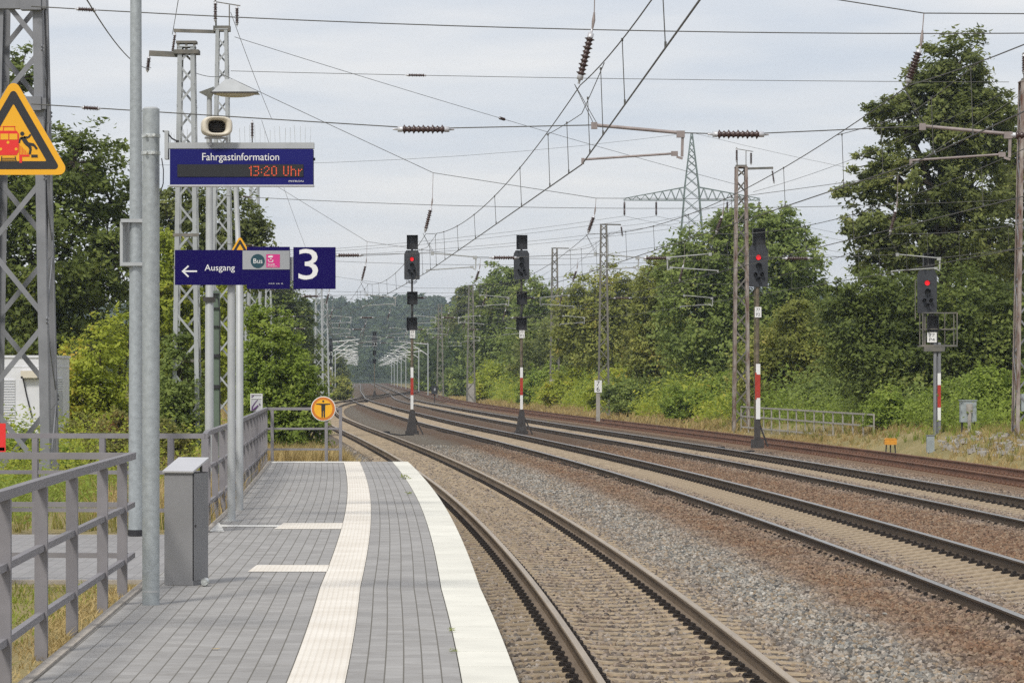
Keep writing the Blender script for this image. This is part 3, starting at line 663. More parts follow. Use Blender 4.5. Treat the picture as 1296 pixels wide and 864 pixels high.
r5 = railing([(-4.68, 64.95), (xat(433, 64.95), 64.95)], [(xat(344.5, 64.95), 64.95), (xat(413, 64.95), 64.95), (xat(431, 64.95), 64.95)], 'grey railing closing off the far end of the platform under the round sign')

# round "no entry for persons" sign
c = at(409, 517, 64.85)
t = thing('round_sign', (c.x, 64.9, c.z - 0.45), 'round orange and yellow sign with a black figure holding out both arms', 'sign')
o = t.location
def disc(mb, r0, y, th, n=40): mb.tube([(c.x, y, c.z), (c.x, y - th, c.z)], r0, n)
mb = MB(o); disc(mb, 0.236, 64.90, 0.012); mb.build('sign_rim', M['white'], t)
mb = MB(o); disc(mb, 0.222, 64.887, 0.004); mb.build('sign_ring', M['orange'], t)
mb = MB(o); disc(mb, 0.176, 64.882, 0.004); mb.build('sign_face', M['yellow'], t)
mb = MB(o)
yb, yf = 64.8775, 64.874
mb.tube([(c.x, yb, c.z + 0.142), (c.x, yf, c.z + 0.142)], 0.020, 16)
mb.prism([(c.x - 0.135, c.z + 0.082), (c.x - 0.135, c.z + 0.098), (c.x + 0.135, c.z + 0.098), (c.x + 0.135, c.z + 0.082), (c.x + 0.038, c.z + 0.070), (c.x + 0.036, c.z - 0.04), (c.x - 0.036, c.z - 0.04), (c.x - 0.038, c.z + 0.070)][::-1], yf, yb)
for s in (-1, 1): mb.prism([(c.x + s * 0.034 - 0.0, c.z - 0.04), (c.x + s * 0.005, c.z - 0.04), (c.x + s * 0.007, c.z - 0.165), (c.x + s * 0.034, c.z - 0.165)][::s], yf, yb)
mb.build('pictogram', M['black'], t)
mb = MB(o); mb.box((c.x, 64.925, c.z), (0.05, 0.05, 0.12)); mb.build('clamp', M['rail_paint'], t)

# white box with graffiti behind the railing corner
a = at(317, 498, 66.0); b = at(332, 520, 66.0)
t = thing('box', ((a.x + b.x) / 2, 66, 0.55), 'small white box with purple graffiti behind the far railing corner', 'box')
o = t.location
mb = MB(o); mb.box(((a.x + b.x) / 2, 66.06, (a.z + b.z) / 2), (b.x - a.x, 0.12, a.z - b.z)); mb.build('box_body', M['hutgrey'], t)
mb = MB(o)
zc = a.z - 0.085
for z0, z1 in ((a.z - 0.004, a.z - 0.018), (zc, zc - 0.012)): mb.box(((a.x + b.x) / 2, 65.993, (z0 + z1) / 2), (b.x - a.x, 0.012, z0 - z1))
for x in (a.x + 0.006, b.x - 0.006): mb.box((x, 65.9935, (a.z + b.z) / 2), (0.012, 0.011, a.z - b.z - 0.03))
mb.build('box_frame', M['white'], t)
mb = MB(o); x0 = a.x + 0.03
mb.tube([(x0 + 0.11, 65.993, zc - 0.03), (x0 + 0.05, 65.993, zc - 0.10), (x0 + 0.005, 65.993, zc - 0.17), (x0 + 0.0, 65.993, zc - 0.24), (x0 + 0.06, 65.993, zc - 0.2), (x0 + 0.12, 65.993, zc - 0.14)], [0.006, 0.008, 0.012, 0.016, 0.022, 0.012], 6)
mb.tube([(x0 + 0.14, 65.993, zc - 0.1), (x0 + 0.15, 65.993, zc - 0.14), (x0 + 0.16, 65.993, zc - 0.12)], 0.008, 6)
mb.tube([(x0 - 0.005, 65.993, a.z - 0.07), (x0 + 0.03, 65.993, a.z - 0.03)], 0.008, 6)
mb.build('graffiti', M['purple'], t)
mb = MB(o); mb.box(((a.x + b.x) / 2, 66.06, (b.z + 0.5) / 2), (0.10, 0.06, b.z - 0.5)); mb.build('post', M['rail_paint'], t)

# litter bin
t = thing('litter_bin', (-2.585, 26.35, PZ), 'grey metal litter bin with a sloping silver lid beside the galvanised pole', 'litter bin', rz=R(-17))
mb = MB(); mb.box((0, 0.15, 0.436), (0.24, 0.30, 0.868)); mb.build('bin_body', M['bin'], t)
mb = MB(); mb.box((0.1235, 0.15, 0.452), (0.006, 0.285, 0.83)); mb.build('door', M['bin'], t)
mb = MB(); mb.box((0.1195, 0.15, 0.455), (0.008, 0.30, 0.836)); mb.build('door_seam', M['black'], t)
mb = MB(); mb.tube([(0.124, 0.03, 0.46), (0.132, 0.03, 0.46)], 0.011, 12); mb.build('lock', M['black'], t)
mb = MB()
vs = [(-0.128, -0.02, 0.872), (0.128, -0.02, 0.872), (0.128, 0.31, 0.972), (-0.128, 0.31, 0.972)]
vs += [(x, y - 0.004, z + 0.014) for x, y, z in vs]
mb.add(vs, [(3, 2, 1, 0), (4, 5, 6, 7), (0, 1, 5, 4), (1, 2, 6, 5), (2, 3, 7, 6), (3, 0, 4, 7)]); mb.build('lid', M['binlid'], t)
mb = MB(); mb.prism([(-0.115, 0.868), (0.115, 0.868), (0.115, 0.875), (-0.115, 0.875)][::-1], 0.0, 0.28)
for x in (-0.09, 0.09): mb.box((x, 0.24, 0.90), (0.012, 0.02, 0.09))
mb.build('lid_bracket', M['dark'], t)
mb = MB(); mb.box((0, 0.15, -0.004), (0.236, 0.296, 0.012)); mb.build('base', M['dark'], t)
# crushed can
t = MB((-2.373, 26.25, PZ))
t.tube([(-2.373, 26.20, PZ + 0.033), (-2.373, 26.225, PZ + 0.033), (-2.367, 26.26, PZ + 0.033), (-2.373, 26.31, PZ + 0.033)], [0.026, 0.032, 0.027, 0.031], 14)
tag(t.build('drink_can', M['can']), 'crushed silver drink can lying against the litter bin', 'can')

# galvanised post with the departure display
px, py = xat(191, 24.1), 24.1
t = thing('display_post', (px, py, PZ), 'short galvanised steel post carrying the passenger display', 'post')
o = t.location; ztop = zat(138, 24.1)
mb = MB(o); mb.tube([(px, py, PZ), (px, py, ztop)], 0.0615, 24); mb.build('pole', M['galv'], t)
mb = MB(o); mb.tube([(px, py, PZ + 0.09), (px, py, PZ + 0.105)], 0.0635, 24); mb.tube([(px, py, ztop), (px, py, ztop + 0.012)], [0.058, 0.045], 24); mb.build('collar', M['pole_paint'], t)
mb = MB(o)
for y in (172, 194):
    z = zat(y, 24.1); mb.tube([(px, py, z - 0.012), (px, py, z + 0.012)], 0.067, 24); mb.tube([(px - 0.03, py - 0.066, z), (px - 0.03, py - 0.09, z)], 0.011, 8); mb.tube([(px + 0.03, py - 0.066, z), (px + 0.03, py - 0.09, z)], 0.011, 8)
mb.build('clamp', M['can'], t)
Ys = 23.98
def X(x): return xat(x, Ys)
def Z(y): return zat(y, Ys)
t = thing('display_board', (px, Ys, Z(235)), 'blue passenger information board with a dark display showing the time in red dots', 'display board')
o = t.location
mb = MB(o); mb.box(((X(209) + X(397)) / 2, Ys + 0.06, Z(184)), (X(397) - X(209), 0.07, Z(180) - Z(187.6))); mb.box((X(210), Ys + 0.07, Z(183)), (0.025, 0.10, Z(165) - Z(201))); mb.build('beam', M['pole_paint'], t)
mb = MB(o); mb.box(((X(215) + X(396)) / 2, Ys + 0.06, Z(211.7)), (X(396) - X(215), 0.12, Z(188.4) - Z(234))); mb.build('board', M['blue'], t)
mb = MB(o); mb.box(((X(215) + X(396)) / 2, Ys + 0.058, Z(234.8)), (X(396.6) - X(214.4), 0.135, 0.010)); mb.build('lower_trim', M['binlid'], t)
mb = MB(o); mb.box(((X(224.5) + X(384)) / 2, Ys - 0.002, Z(216)), (X(384) - X(224.5), 0.006, Z(208) - Z(223.7))); mb.build('display', M['display'], t)
fit_text('lettering', 'Fahrgastinformation', X(256) - o.x, X(353.3) - o.x, Z(206.2) - o.z, Z(193.8) - o.z, -0.0035, M['white'], t)
fit_text('maker_lettering', 'MITRON', X(365.5) - o.x, X(384) - o.x, Z(230.6) - o.z, Z(228.4) - o.z, -0.0035, M['white'], t)
G5 = {'1': ["01", "11", "01", "01", "01", "01", "01"], '3': ["1111", "0001", "0001", "0110", "0001", "0001", "1110"], ':': ["0", "0", "1", "0", "1", "0", "0"], '2': ["0110", "1001", "0001", "0010", "0100", "1000", "1111"], '0': ["0110", "1001", "1001", "1001", "1001", "1001", "0110"], ' ': ["00"] * 7,
      'U': ["1001"] * 6 + ["0110"], 'h': ["1000", "1000", "1110", "1001", "1001", "1001", "1001"], 'r': ["000", "000", "101", "110", "100", "100", "100"]}
mb = MB(o); cx = 0; pitch = (X(378) - X(316)) / 33.0; pz = (Z(211) - Z(222)) / 6.0
for ch in '13:20 Uhr':
    g = G5[ch]
    for r_, row in enumerate(g):
        for c_, v in enumerate(row):
            if v == '1': mb.box((X(316) + (cx + c_) * pitch, Ys - 0.0065, Z(211) - r_ * pz), (pitch * 0.6, 0.002, pz * 0.6))
    cx += len(g[0]) + 1
mb.build('time_display', M['led'], t)
mb = MB(o)
for i in range(15):
    x = X(303) + (X(392) - X(303)) * i / 14; mb.tube([(x, Ys + 0.06, Z(181)), (x + rnd.uniform(-0.006, 0.006), Ys + 0.06 + rnd.uniform(-0.03, 0.03), Z(158 + rnd.uniform(-1, 6)))], 0.0011, 4)
for i in range(6):
    x = X(209) + (X(236) - X(209)) * i / 5; mb.tube([(x, Ys + 0.06, Z(181)), (x + rnd.uniform(-0.01, 0.01), Ys + 0.06, Z(163 + rnd.uniform(-1, 6)))], 0.0011, 4)
mb.build('bird_spikes', M['can'], t)
mb = MB(o); mb.tube([(X(205), Ys + 0.06, Z(165)), (X(211), Ys + 0.05, Z(168)), (X(217), Ys + 0.05, Z(175)), (X(223), Ys + 0.05, Z(178))], 0.0055, 8); mb.box((X(223.5), Ys + 0.05, Z(181.5)), (0.022, 0.03, 0.05)); mb.box((X(293), Ys + 0.05, Z(183)), (0.012, 0.02, 0.035)); mb.box((X(397.3), Ys + 0.05, Z(201)), (0.012, 0.02, 0.02))
mb.tube([(X(204), Ys + 0.03, Z(200)), (X(206.5), Ys + 0.02, Z(215)), (X(206), Ys + 0.03, Z(232)), (X(201), Ys + 0.06, Z(246))], 0.004, 6)
mb.build('cable', M['black'], t)

# loudspeaker on the beam
t = thing('loudspeaker', (X(274), Ys, Z(180)), 'cream plastic loudspeaker on top of the passenger display', 'loudspeaker', rz=R(10))
hw, hh = 0.108, 0.069
zc = Z(160.5) - Z(180)
def rr(y, w, h, z=0.0, n=32, e=3.2):
    out_ = []
    for i in range(n):
        a = 2 * math.pi * i / n; c_, s_ = math.cos(a), math.sin(a)
        out_.append((math.copysign(abs(c_) ** (2 / e), c_) * w, y, zc + z + math.copysign(abs(s_) ** (2 / e), s_) * h))
    return out_
def loft(mb, rings, cap0=False, cap1=False):
    n = len(rings[0]); vs = [p for r_ in rings for p in r_]; fs = []
    for i in range(len(rings) - 1):
        for j in range(n): fs.append((i * n + j, i * n + (j + 1) % n, (i + 1) * n + (j + 1) % n, (i + 1) * n + j))
    if cap0: fs.append(tuple(range(n))[::-1])
    if cap1: fs.append(tuple(range((len(rings) - 1) * n, len(rings) * n)))
    mb.add(vs, fs, True)
mb = MB(); loft(mb, [rr(-0.01, 0.058, 0.043), rr(-0.075, 0.066, 0.050), rr(-0.095, 0.085, 0.058), rr(-0.09, 0.1, 0.066), rr(-0.06, hw, hh), rr(0.04, hw, hh), rr(0.12, hw * 0.75, hh * 0.85), rr(0.18, hw * 0.4, hh * 0.5)], False, True); mb.build('horn_body', M['cream'], t)
mb = MB(); loft(mb, [rr(-0.012, 0.060, 0.045), rr(-0.011, 0.06, 0.045)], True, False); mb.build('horn_mouth', M['black'], t)
mb = MB()
for i in range(-4, 5): mb.box((i * 0.012, -0.03, zc), (0.0016, 0.002, 0.085 - abs(i) * 0.006))
for i in range(-2, 3): mb.box((0, -0.033, zc + i * 0.016), (0.11 - abs(i) * 0.008, 0.002, 0.0016))
mb.build('grille', M['dark'], t)
mb = MB()
for x in (-0.04, 0.075): mb.box((x, 0.03, -0.012 + (zc - hh) / 2), (0.014, 0.03, zc - hh + 0.024))
mb.box((0.0, 0.03, zc - hh - 0.008), (0.16, 0.05, 0.012)); mb.build('bracket', M['hutgrey'], t)

# tall lamp pole beside the exit path (its lantern is above the picture)
px, py = xat(172, 34.6), 34.6
def lantern(t, o, x, y, z):
    mb = MB(o)
    loftp = [[(x + 0.0, y - 0.26, z), (x + 0.68, y - 0.26, z), (x + 0.68, y + 0.26, z), (x + 0.0, y + 0.26, z)], [(x + 0.19, y - 0.07, z + 0.205), (x + 0.30, y - 0.07, z + 0.205), (x + 0.30, y + 0.07, z + 0.205), (x + 0.19, y + 0.07, z + 0.205)]]
    mb.add(loftp[0] + loftp[1], [(0, 1, 5, 4), (1, 2, 6, 5), (2, 3, 7, 6), (3, 0, 4, 7), (4, 5, 6, 7), (3, 2, 1, 0)]); mb.build('canopy', M['pole_paint'], t)
    mb = MB(o)
    mb.add([(x - 0.20, y - 0.1, z + 0.012), (x + 0.03, y - 0.2, z + 0.085), (x + 0.03, y + 0.18, z + 0.085), (x - 0.02, y - 0.05, z - 0.085), (x - 0.02, y - 0.02, z + 0.07)], [(0, 1, 4), (0, 4, 2), (0, 3, 1), (0, 2, 3), (1, 3, 2), (1, 2, 4)]); mb.build('rear_fin', M['pole_paint'], t)
    mb = MB(o); n = 20; rings = []
    for k in range(5):
        a = k / 4 * math.pi / 2; rings.append([(x + 0.33 + 0.30 * math.cos(a) * math.cos(2 * math.pi * j / n), y + 0.22 * math.cos(a) * math.sin(2 * math.pi * j / n), z - 0.003 - 0.055 * math.sin(a)) for j in range(n)])
    rings[-1] = [(x + 0.33 + 0.01 * math.cos(2 * math.pi * j / n), y + 0.01 * math.sin(2 * math.pi * j / n), z - 0.058) for j in range(n)]
    loft(mb, rings[::-1], False, False); mb.build('diffuser', M['cream'], t)
    mb = MB(o); mb.box((x + 0.34, y - 0.262, z - 0.004), (0.70, 0.012, 0.022)); mb.build('canopy_edge', M['dark'], t)
t = thing('lamp_post', (px, py, PZ), 'tall galvanised lamp pole beside the exit path with a plate clamped to its side', 'lamp post'); o = t.location
mb = MB(o); mb.tube([(px, py, PZ), (px, py, PZ + 2.2), (px, py, 8.0)], [0.078, 0.068, 0.052], 24); mb.build('pole', M['galv'], t)
mb = MB(o); mb.tube([(px, py, PZ), (px, py, PZ + 0.06)], 0.084, 24); mb.build('base_sleeve', M['black'], t)
lantern(t, o, px, py, 8.02)
mb = MB(o); z0, z1 = zat(337, 34.6), zat(281, 34.6); x = xat(158.5, 34.6)
mb.box((x, py + 0.05, (z0 + z1) / 2), (0.03, 0.26, z1 - z0), R(-14)); mb.build('side_plate', M['pole_paint'], t)
mb = MB(o)
for z in (z0 + 0.02, z1 + 0.01): mb.box(((x + px) / 2 + 0.03, py - 0.01, z), (px - x + 0.13, 0.19, 0.035))
mb.build('clamp', M['pole_paint'], t)
# lamp pole with the lantern in view
px, py = xat(265, 50), 50.0
t = thing('lamp_post', (px, py, 0.6), 'lamp post whose hooded lantern shows above the loudspeaker', 'lamp post'); o = t.location
zl = zat(118.5, 50)
mb = MB(o); mb.tube([(px, py, 0.6), (px, py, zat(380, 50)), (px, py, zat(379, 50)), (px, py, zat(235, 50)), (px, py, zl + 0.02)], [0.066, 0.062, 0.057, 0.052, 0.036], 20); mb.build('pole', M['pole_paint'], t)
mb = MB(o); mb.box((px, py, zat(379, 50)), (0.17, 0.17, 0.07)); mb.build('clamp', M['dark'], t)
lantern(t, o, px + 0.05, py, zl)
# green cable cover mast behind it
x = xat(274, 51.2); t = thing('cable_post', (x, 51.2, 0.6), 'slim green cable post with step irons behind the lamp post', 'post'); o = t.location
mb = MB(o); mb.box((x, 51.2, (0.6 + zat(368, 51.2)) / 2), (0.10, 0.10, zat(368, 51.2) - 0.6)); mb.build('cover', M['greencover'], t)
mb = MB(o)
for y in (372, 390, 413, 450, 489): mb.box((x - 0.01, 51.14, zat(y, 51.2)), (0.11, 0.04, 0.05 if y > 430 else 0.02))
mb.tube([(x - 0.06, 51.13, zat(374, 51.2)), (x + 0.03, 51.13, zat(376, 51.2)), (x + 0.058, 51.13, zat(395, 51.2)), (x + 0.056, 51.13, zat(470, 51.2)), (x + 0.06, 51.13, zat(545, 51.2))], 0.010, 6)
mb.build('cable', M['black'], t)

# poles and signs of the exit
xa, ya = xat(293, 38.1), 38.1; xb, yb = xat(303.3, 41.2), 41.2
t = thing('sign_post', (xa, ya, PZ), 'nearer grey pole holding up the exit sign', 'post'); o = t.location
mb = MB(o); mb.tube([(xa, ya, PZ), (xa, ya, zat(318, 38.1))], 0.045, 20); mb.build('pole', M['pole_paint'], t)
mb = MB(o); mb.tube([(xa, ya, PZ), (xa, ya, PZ + 0.012)], 0.085, 16); mb.build('foot_plate', M['pole_paint'], t)
t = thing('sign_post', (xb, yb, PZ), 'farther grey pole holding up the platform number sign', 'post'); o = t.location
mb = MB(o); mb.tube([(xb, yb, PZ), (xb, yb, zat(352, 41.2)), (xb - 0.0, yb, zat(351, 41.2)), (xb - 0.05, yb, zat(225, 41.2))], [0.045, 0.045, 0.032, 0.030], 20); mb.build('pole', M['pole_paint'], t)
Ye = 37.98
def X(x): return xat(x, Ye)
def Z(y): return zat(y, Ye)
t = thing('exit_sign', (X(294), Ye, Z(361)), 'dark blue exit sign with a white arrow and a grey bus panel', 'sign'); o = t.location
mb = MB(o); mb.box(((X(221.3) + X(366.8)) / 2, Ye + 0.03, Z(338.4)), (X(366.8) - X(221.3), 0.05, Z(316.3) - Z(360.4))); mb.build('board', M['navy'], t)
mb = MB(o); mb.box(((X(307) + X(366.6)) / 2, Ye + 0.003, Z(329)), (X(366.6) - X(307), 0.006, Z(317) - Z(340.8))); pg = mb.build('bus_panel', M['signgrey'], t)
yf = Ye - 0.0002
mb = MB(o); mb.tube([(X(326.2), Ye + 0.001, Z(330.4)), (X(326.2), Ye - 0.003, Z(330.4))], 0.0785, 32); mb.build('bus_disc', M['teal'], pg)
mb = MB(o); mb.box(((X(337) + X(354.2)) / 2, Ye - 0.001, Z(330.2)), (X(354.2) - X(337), 0.004, Z(321.8) - Z(338.6))); mb.build('pink_square', M['pink'], pg)
q = fit_text('lettering', 'Bus', X(320.8) - o.x, X(332.2) - o.x, Z(333.2) - o.z, Z(327.2) - o.z, -0.0045, M['white'], pg)
q = fit_text('lettering', 'Ausgang', X(259) - o.x, X(297.2) - o.x, Z(345) - o.z, Z(334.6) - o.z, 0.0035, M['white'], t)
fit_text('small_lettering', '025 26 0', X(340) - o.x, X(358) - o.x, Z(361 - 1.6) - o.z, Z(361 - 2.8) - o.z, 0.0035, M['white'], t)
mb = MB(o)
yy0, yy1 = Ye + 0.003, Ye + 0.0045
def seg(x0, y0, x1, y1, w_):
    a = Vector((X(x0), 0, Z(y0))); b = Vector((X(x1), 0, Z(y1))); n_ = (b - a).normalized(); p_ = Vector((-n_.z, 0, n_.x)) * w_ / 2
    pts_ = [a - p_, b - p_, b + p_, a + p_]; mb.prism([(p.x, p.z) for p in pts_], yy0, yy1)
seg(232, 343.2, 249.4, 343.2, 0.017); 
yy0 -= 0.0008; seg(230.6, 342.6, 238.6, 350.2, 0.017)
yy0 -= 0.0008; seg(230.6, 343.8, 238.6, 336.4, 0.017)
mb.build('arrow', M['white'], t)
mb = MB(o)        # white marks in the pink square: a roof-like shape and lines of tiny lettering
zq = lambda y: Z(y)
mb.prism([(X(339), zq(325.5)), (X(340.5), zq(323)), (X(341.8), zq(324.4)), (X(343), zq(322.6)), (X(344.2), zq(324.4)), (X(345.6), zq(323)), (X(345.2), zq(325.8)), (X(340), zq(326))][::-1], Ye - 0.0055, Ye - 0.0035)
for (x0, x1, y0, y1) in ((339.2, 340.6, 328.6, 330), (342, 343.6, 327.2, 328.4), (344.6, 346, 329, 330.4), (340, 345.6, 330.9, 331.7)): mb.box(((X(x0) + X(x1)) / 2, Ye - 0.0045, zq((y0 + y1) / 2)), (X(x1) - X(x0), 0.002, zq(y0) - zq(y1)))
mb.build('emblem', M['white'], pg)
fit_text('tiny_lettering', 'Stadt', X(339) - o.x, X(348) - o.x, Z(335.6) - o.z, Z(333.2) - o.z, -0.0042, M['white'], pg)
fit_text('tiny_lettering', 'Potsdam', X(339) - o.x, X(350.6) - o.x, Z(337.6) - o.z, Z(336.2) - o.z, -0.0042, M['white'], pg)
Yn = 41.1
def X(x): return xat(x, Yn)
def Z(y): return zat(y, Yn)
t = thing('platform_number_sign', (xb, Yn, Z(366)), 'dark blue platform sign with a large white 3 beside the exit sign', 'sign'); o = t.location
mb = MB(o); mb.box(((X(371.2) + X(424.6)) / 2, Yn + 0.025, Z(339.2)), (X(424.6) - X(371.2), 0.05, Z(312.8) - Z(365.7))); mb.build('number_board', M['navy'], t)
mb = MB(o); mb.box(((X(312.3) + X(366.6)) / 2, Yn + 0.0255, Z(339)), (X(366.6) - X(312.3), 0.05, Z(312.4) - Z(365.7))); mb.build('side_board', M['navy'], t)
fit_text('numeral', '3', X(377.7) - o.x, X(402.6) - o.x, Z(353.9) - o.z, Z(315) - o.z, -0.001, M['white'], t)
mb = MB(o); mb.box(((X(364) + X(373)) / 2, Yn + 0.0755, Z(340)), (X(373.5) - X(364), 0.05, Z(326) - Z(356))); mb.build('connector', M['pole_paint'], t)
# warning triangles
def tri_round(cx, cz, s, r, n=6):
    h = s * math.sqrt(3) / 2; pts_ = []
    for (vx, vz), a0 in (((0, h * 2 / 3), 30), ((-s / 2, -h / 3), 150), ((s / 2, -h / 3), 270)):
        d_ = math.hypot(vx, vz); k = (d_ - 2 * r) / d_
        for i in range(n + 1):
            a = R(a0 + 120 * i / n); pts_.append((cx + vx * k + r * math.cos(a), cz + vz * k + r * math.sin(a)))
    return pts_[::-1]
def tri_sign(t, o, cx, cz, s, y):
    mb = MB(o); mb.prism(tri_round(cx, cz, s, 0.035 * s / 0.6)[::-1][::-1], y, y + 0.008); mb.build('sign_plate', M['yellow'], t)
    mb = MB(o); a = tri_round(cx, cz, s * 0.83, 0.018 * s / 0.6); b = tri_round(cx, cz, s * 0.585, 0.004 * s / 0.6)
    n = len(a); vs = [(x, y - 0.0015, z) for x, z in a] + [(x, y - 0.0015, z) for x, z in b]
    mb.add(vs, [(i, (i + 1) % n, n + (i + 1) % n, n + i) for i in range(n)]); mb.build('black_border', M['black'], t)
Yw = 20.0
def X(x): return xat(x, Yw)
def Z(y): return zat(y, Yw)
s_ = 0.645
t = thing('warning_sign', (X(17), Yw, Z(222)), 'large yellow warning triangle with a red train and a falling figure', 'sign'); o = t.location
cx, cz = X(17.0), Z(222) + 0.575 * math.sqrt(3) / 2 / 3 + 0.03
tri_sign(t, o, cx, cz, 0.668, Yw)
mb = MB(o); yb, yf = Yw - 0.0005, Yw - 0.002
def poly(pts_, m_=None): mb.prism([(X(x), Z(y)) for x, y in pts_], yf, yb)
def quad(x0, y0, x1, y1): poly([(x0, y1), (x1, y1), (x1, y0), (x0, y0)][::1])
k = lambda zx: zx / 6.17; kk = lambda zy: 100 + zy / 6.17
TR_ = lambda zx, zy: (k(zx), kk(zy))
poly([TR_(-60, 595), TR_(130, 595), TR_(145, 570), TR_(148, 430), TR_(130, 405), TR_(-60, 405), TR_(-76, 430), TR_(-74, 570)])
mb.build('train_pictogram', M['redp'], t)
mb = MB(o); yb, yf = Yw - 0.0022, Yw - 0.0032
quad(*TR_(-62, 428), *TR_(-5, 474)); quad(*TR_(4, 428), *TR_(66, 474)); quad(*TR_(74, 428), *TR_(136, 474))
for zx, zy in ((63, 496), (126, 548), (6, 548)): mb.tube([(X(k(zx)), yb, Z(kk(zy))), (X(k(zx)), yf, Z(kk(zy)))], 0.0085, 12)
mb.build('train_windows', M['yellow'], t)
mb = MB(o); yb, yf = Yw - 0.0005, Yw - 0.002
def line(z0, z1, w_):
    a = Vector((X(k(z0[0])), 0, Z(kk(z0[1])))); b = Vector((X(k(z1[0])), 0, Z(kk(z1[1])))); n_ = (b - a).normalized(); p_ = Vector((-n_.z, 0, n_.x)) * w_ / 2
    mb.prism([(p.x, p.z) for p in (a - p_, b - p_, b + p_, a + p_)], yf, yb)
line((20, 372), (120, 372), 0.004); line((30, 372), (24, 403), 0.004); line((112, 372), (118, 403), 0.004)
line((-60, 372), (10, 372), 0.004)
line((150, 600), (230, 600), 0.011); 
yf -= 0.0004; line((162, 592), (162, 655), 0.016); yf -= 0.0004
for i in range(7): line((150 + i * 12, 510 + i * 12), (152 + i * 12, 592), 0.0022)
mb.build('platform_pictogram', M['redp'], t)
mb = MB(o)
for i, (a, b, w_) in enumerate((((6, 655), (14, 604), 0.005), ((130, 655), (118, 604), 0.005), ((4, 650), (132, 650), 0.004), ((10, 634), (126, 634), 0.004), ((12, 620), (122, 620), 0.004), ((244, 602), (294, 602), 0.016))):
    yb, yf = Yw - 0.0005, Yw - 0.002 - 0.0002 * i; line(a, b, w_)
mb.build('rail_pictogram', M['black'], t)
mb = MB(o)
def limb(pts_, rs):
    for i, (a, b) in enumerate(zip(pts_[:-1], pts_[1:])):
        global yb, yf
        yb, yf = Yw - 0.0005, Yw - 0.0022 - 0.0002 * i - 0.0001 * len(pts_)
        line(a, b, rs[i])
limb([(178, 455), (205, 500), (230, 520)], [0.026, 0.024]); limb([(215, 505), (240, 545), (232, 588)], [0.017, 0.013]); limb([(225, 508), (265, 515), (288, 548)], [0.017, 0.013])
limb([(185, 455), (220, 458), (240, 434)], [0.012, 0.010]); limb([(178, 455), (156, 470), (150, 500)], [0.012, 0.009])
mb.tube([(X(k(174)), Yw - 0.0005, Z(kk(428))), (X(k(174)), Yw - 0.002, Z(kk(428)))], 0.0125, 14)
mb.build('falling_pictogram', M['black'], t)
mb = MB(o); xpost = X(-92)
mb.bar((xpost, Yw + 0.03, cz + 0.10), (X(40), Yw + 0.03, cz + 0.10), 0.03, 0.035); mb.bar((xpost, Yw + 0.03, cz - 0.13), (X(60), Yw + 0.03, cz - 0.13), 0.03, 0.035); mb.build('bracket_arms', M['pole_paint'], t)
mb = MB(o); mb.tube([(xpost, Yw + 0.05, 0.6), (xpost, Yw + 0.05, cz + 0.45)], 0.038, 16); mb.build('post', M['pole_paint'], t)
Yt = 41.3
t = thing('warning_sign', (xb, Yt, zat(335, Yt)), 'small yellow warning triangle whose tip peeks over the exit sign', 'sign'); o = t.location
tri_sign(t, o, xat(305, Yt), zat(300, Yt) - 0.40 * 0.577, 0.42, Yt - 0.145)
mb = MB(o); mb.box((xat(304, Yt), Yt - 0.10, zat(322, Yt)), (0.05, 0.07, 0.03)); mb.build('clamp', M['pole_paint'], t)
# red panel at the picture's left edge, on the far exit path railing
t = thing('red_panel', (xat(-18, 35.0), 35.4, PZ), 'bright red panel standing at the exit path railing, cut by the left edge', 'panel'); o = t.location
mb = MB(o); mb.box((xat(-20, 35.0), 35.0, zat(553.5, 35)), (xat(7.3, 35) - xat(-47, 35), 0.02, zat(535.6, 35) - zat(571.7, 35))); mb.build('panel_face', M['redp'], t)
mb = MB(o); mb.box((xat(-20, 35.0), 35.04, PZ + 0.3), (0.05, 0.05, 0.6)); mb.build('post', M['pole_paint'], t)
mb = MB(o); mb.box((xat(-20, 35.0), 34.992, zat(568, 35)), (xat(7.3, 35) - xat(-47, 35) - 0.02, 0.004, 0.035)); mb.build('white_stripe', M['white'], t)
# technical hut
Yh = 85.0
def X(x): return xat(x, Yh)
def Z(y): return zat(y, Yh)
t = thing('equipment_hut', (X(20), Yh + 1.2, 0.5), 'white equipment hut with louvres and a lamp, half behind the nearest lattice mast', 'hut'); o = t.location
xl, xr = X(-85), X(68); zt = Z(452)
mb = MB(o); mb.box(((xl + xr) / 2, Yh + 1.5, (0.45 + zt) / 2), (xr - xl, 3.0, zt - 0.45)); mb.build('wall', M['hut'], t)
mb = MB(o); mb.box(((xl + xr) / 2, Yh + 1.5, zt + 0.02), (xr - xl + 0.06, 3.06, 0.06)); mb.box(((xl + xr) / 2, Yh + 1.5, Z(464)), (xr - xl + 0.02, 3.02, 0.02)); mb.build('roof', M['hut'], t)
mb = MB(o)
for i in range(16): mb.bar((X(-10), Yh - 0.015, Z(481 + i * 3.3)), (X(19), Yh - 0.015, Z(481 + i * 3.3)), 0.03, 0.035)
for i in range(6): mb.bar((xr + 0.01, Yh + 0.7, Z(479 + i * 3)), (xr + 0.01, Yh + 1.7, Z(479 + i * 3)), 0.03, 0.03)
mb.build('louvre', M['hut'], t)
mb = MB(o); mb.box(((X(24) + X(60)) / 2, Yh - 0.012, (Z(480) + 0.5) / 2), (X(60) - X(24), 0.022, Z(480) - 0.5)); mb.build('door', M['hut'], t)
mb = MB(o); mb.box((xr + 0.005, Yh + 1.2, Z(515)), (0.02, 0.9, Z(497) - Z(533))); mb.build('vent_slot', M['hutgrey'], t)
mb = MB(o); mb.box(((X(27.5) + X(52)) / 2, Yh - 0.10, Z(473.5)), (X(52) - X(27.5), 0.2, Z(469) - Z(478))); lp = mb.build('lamp', M['cream'], t)
mb = MB(o)
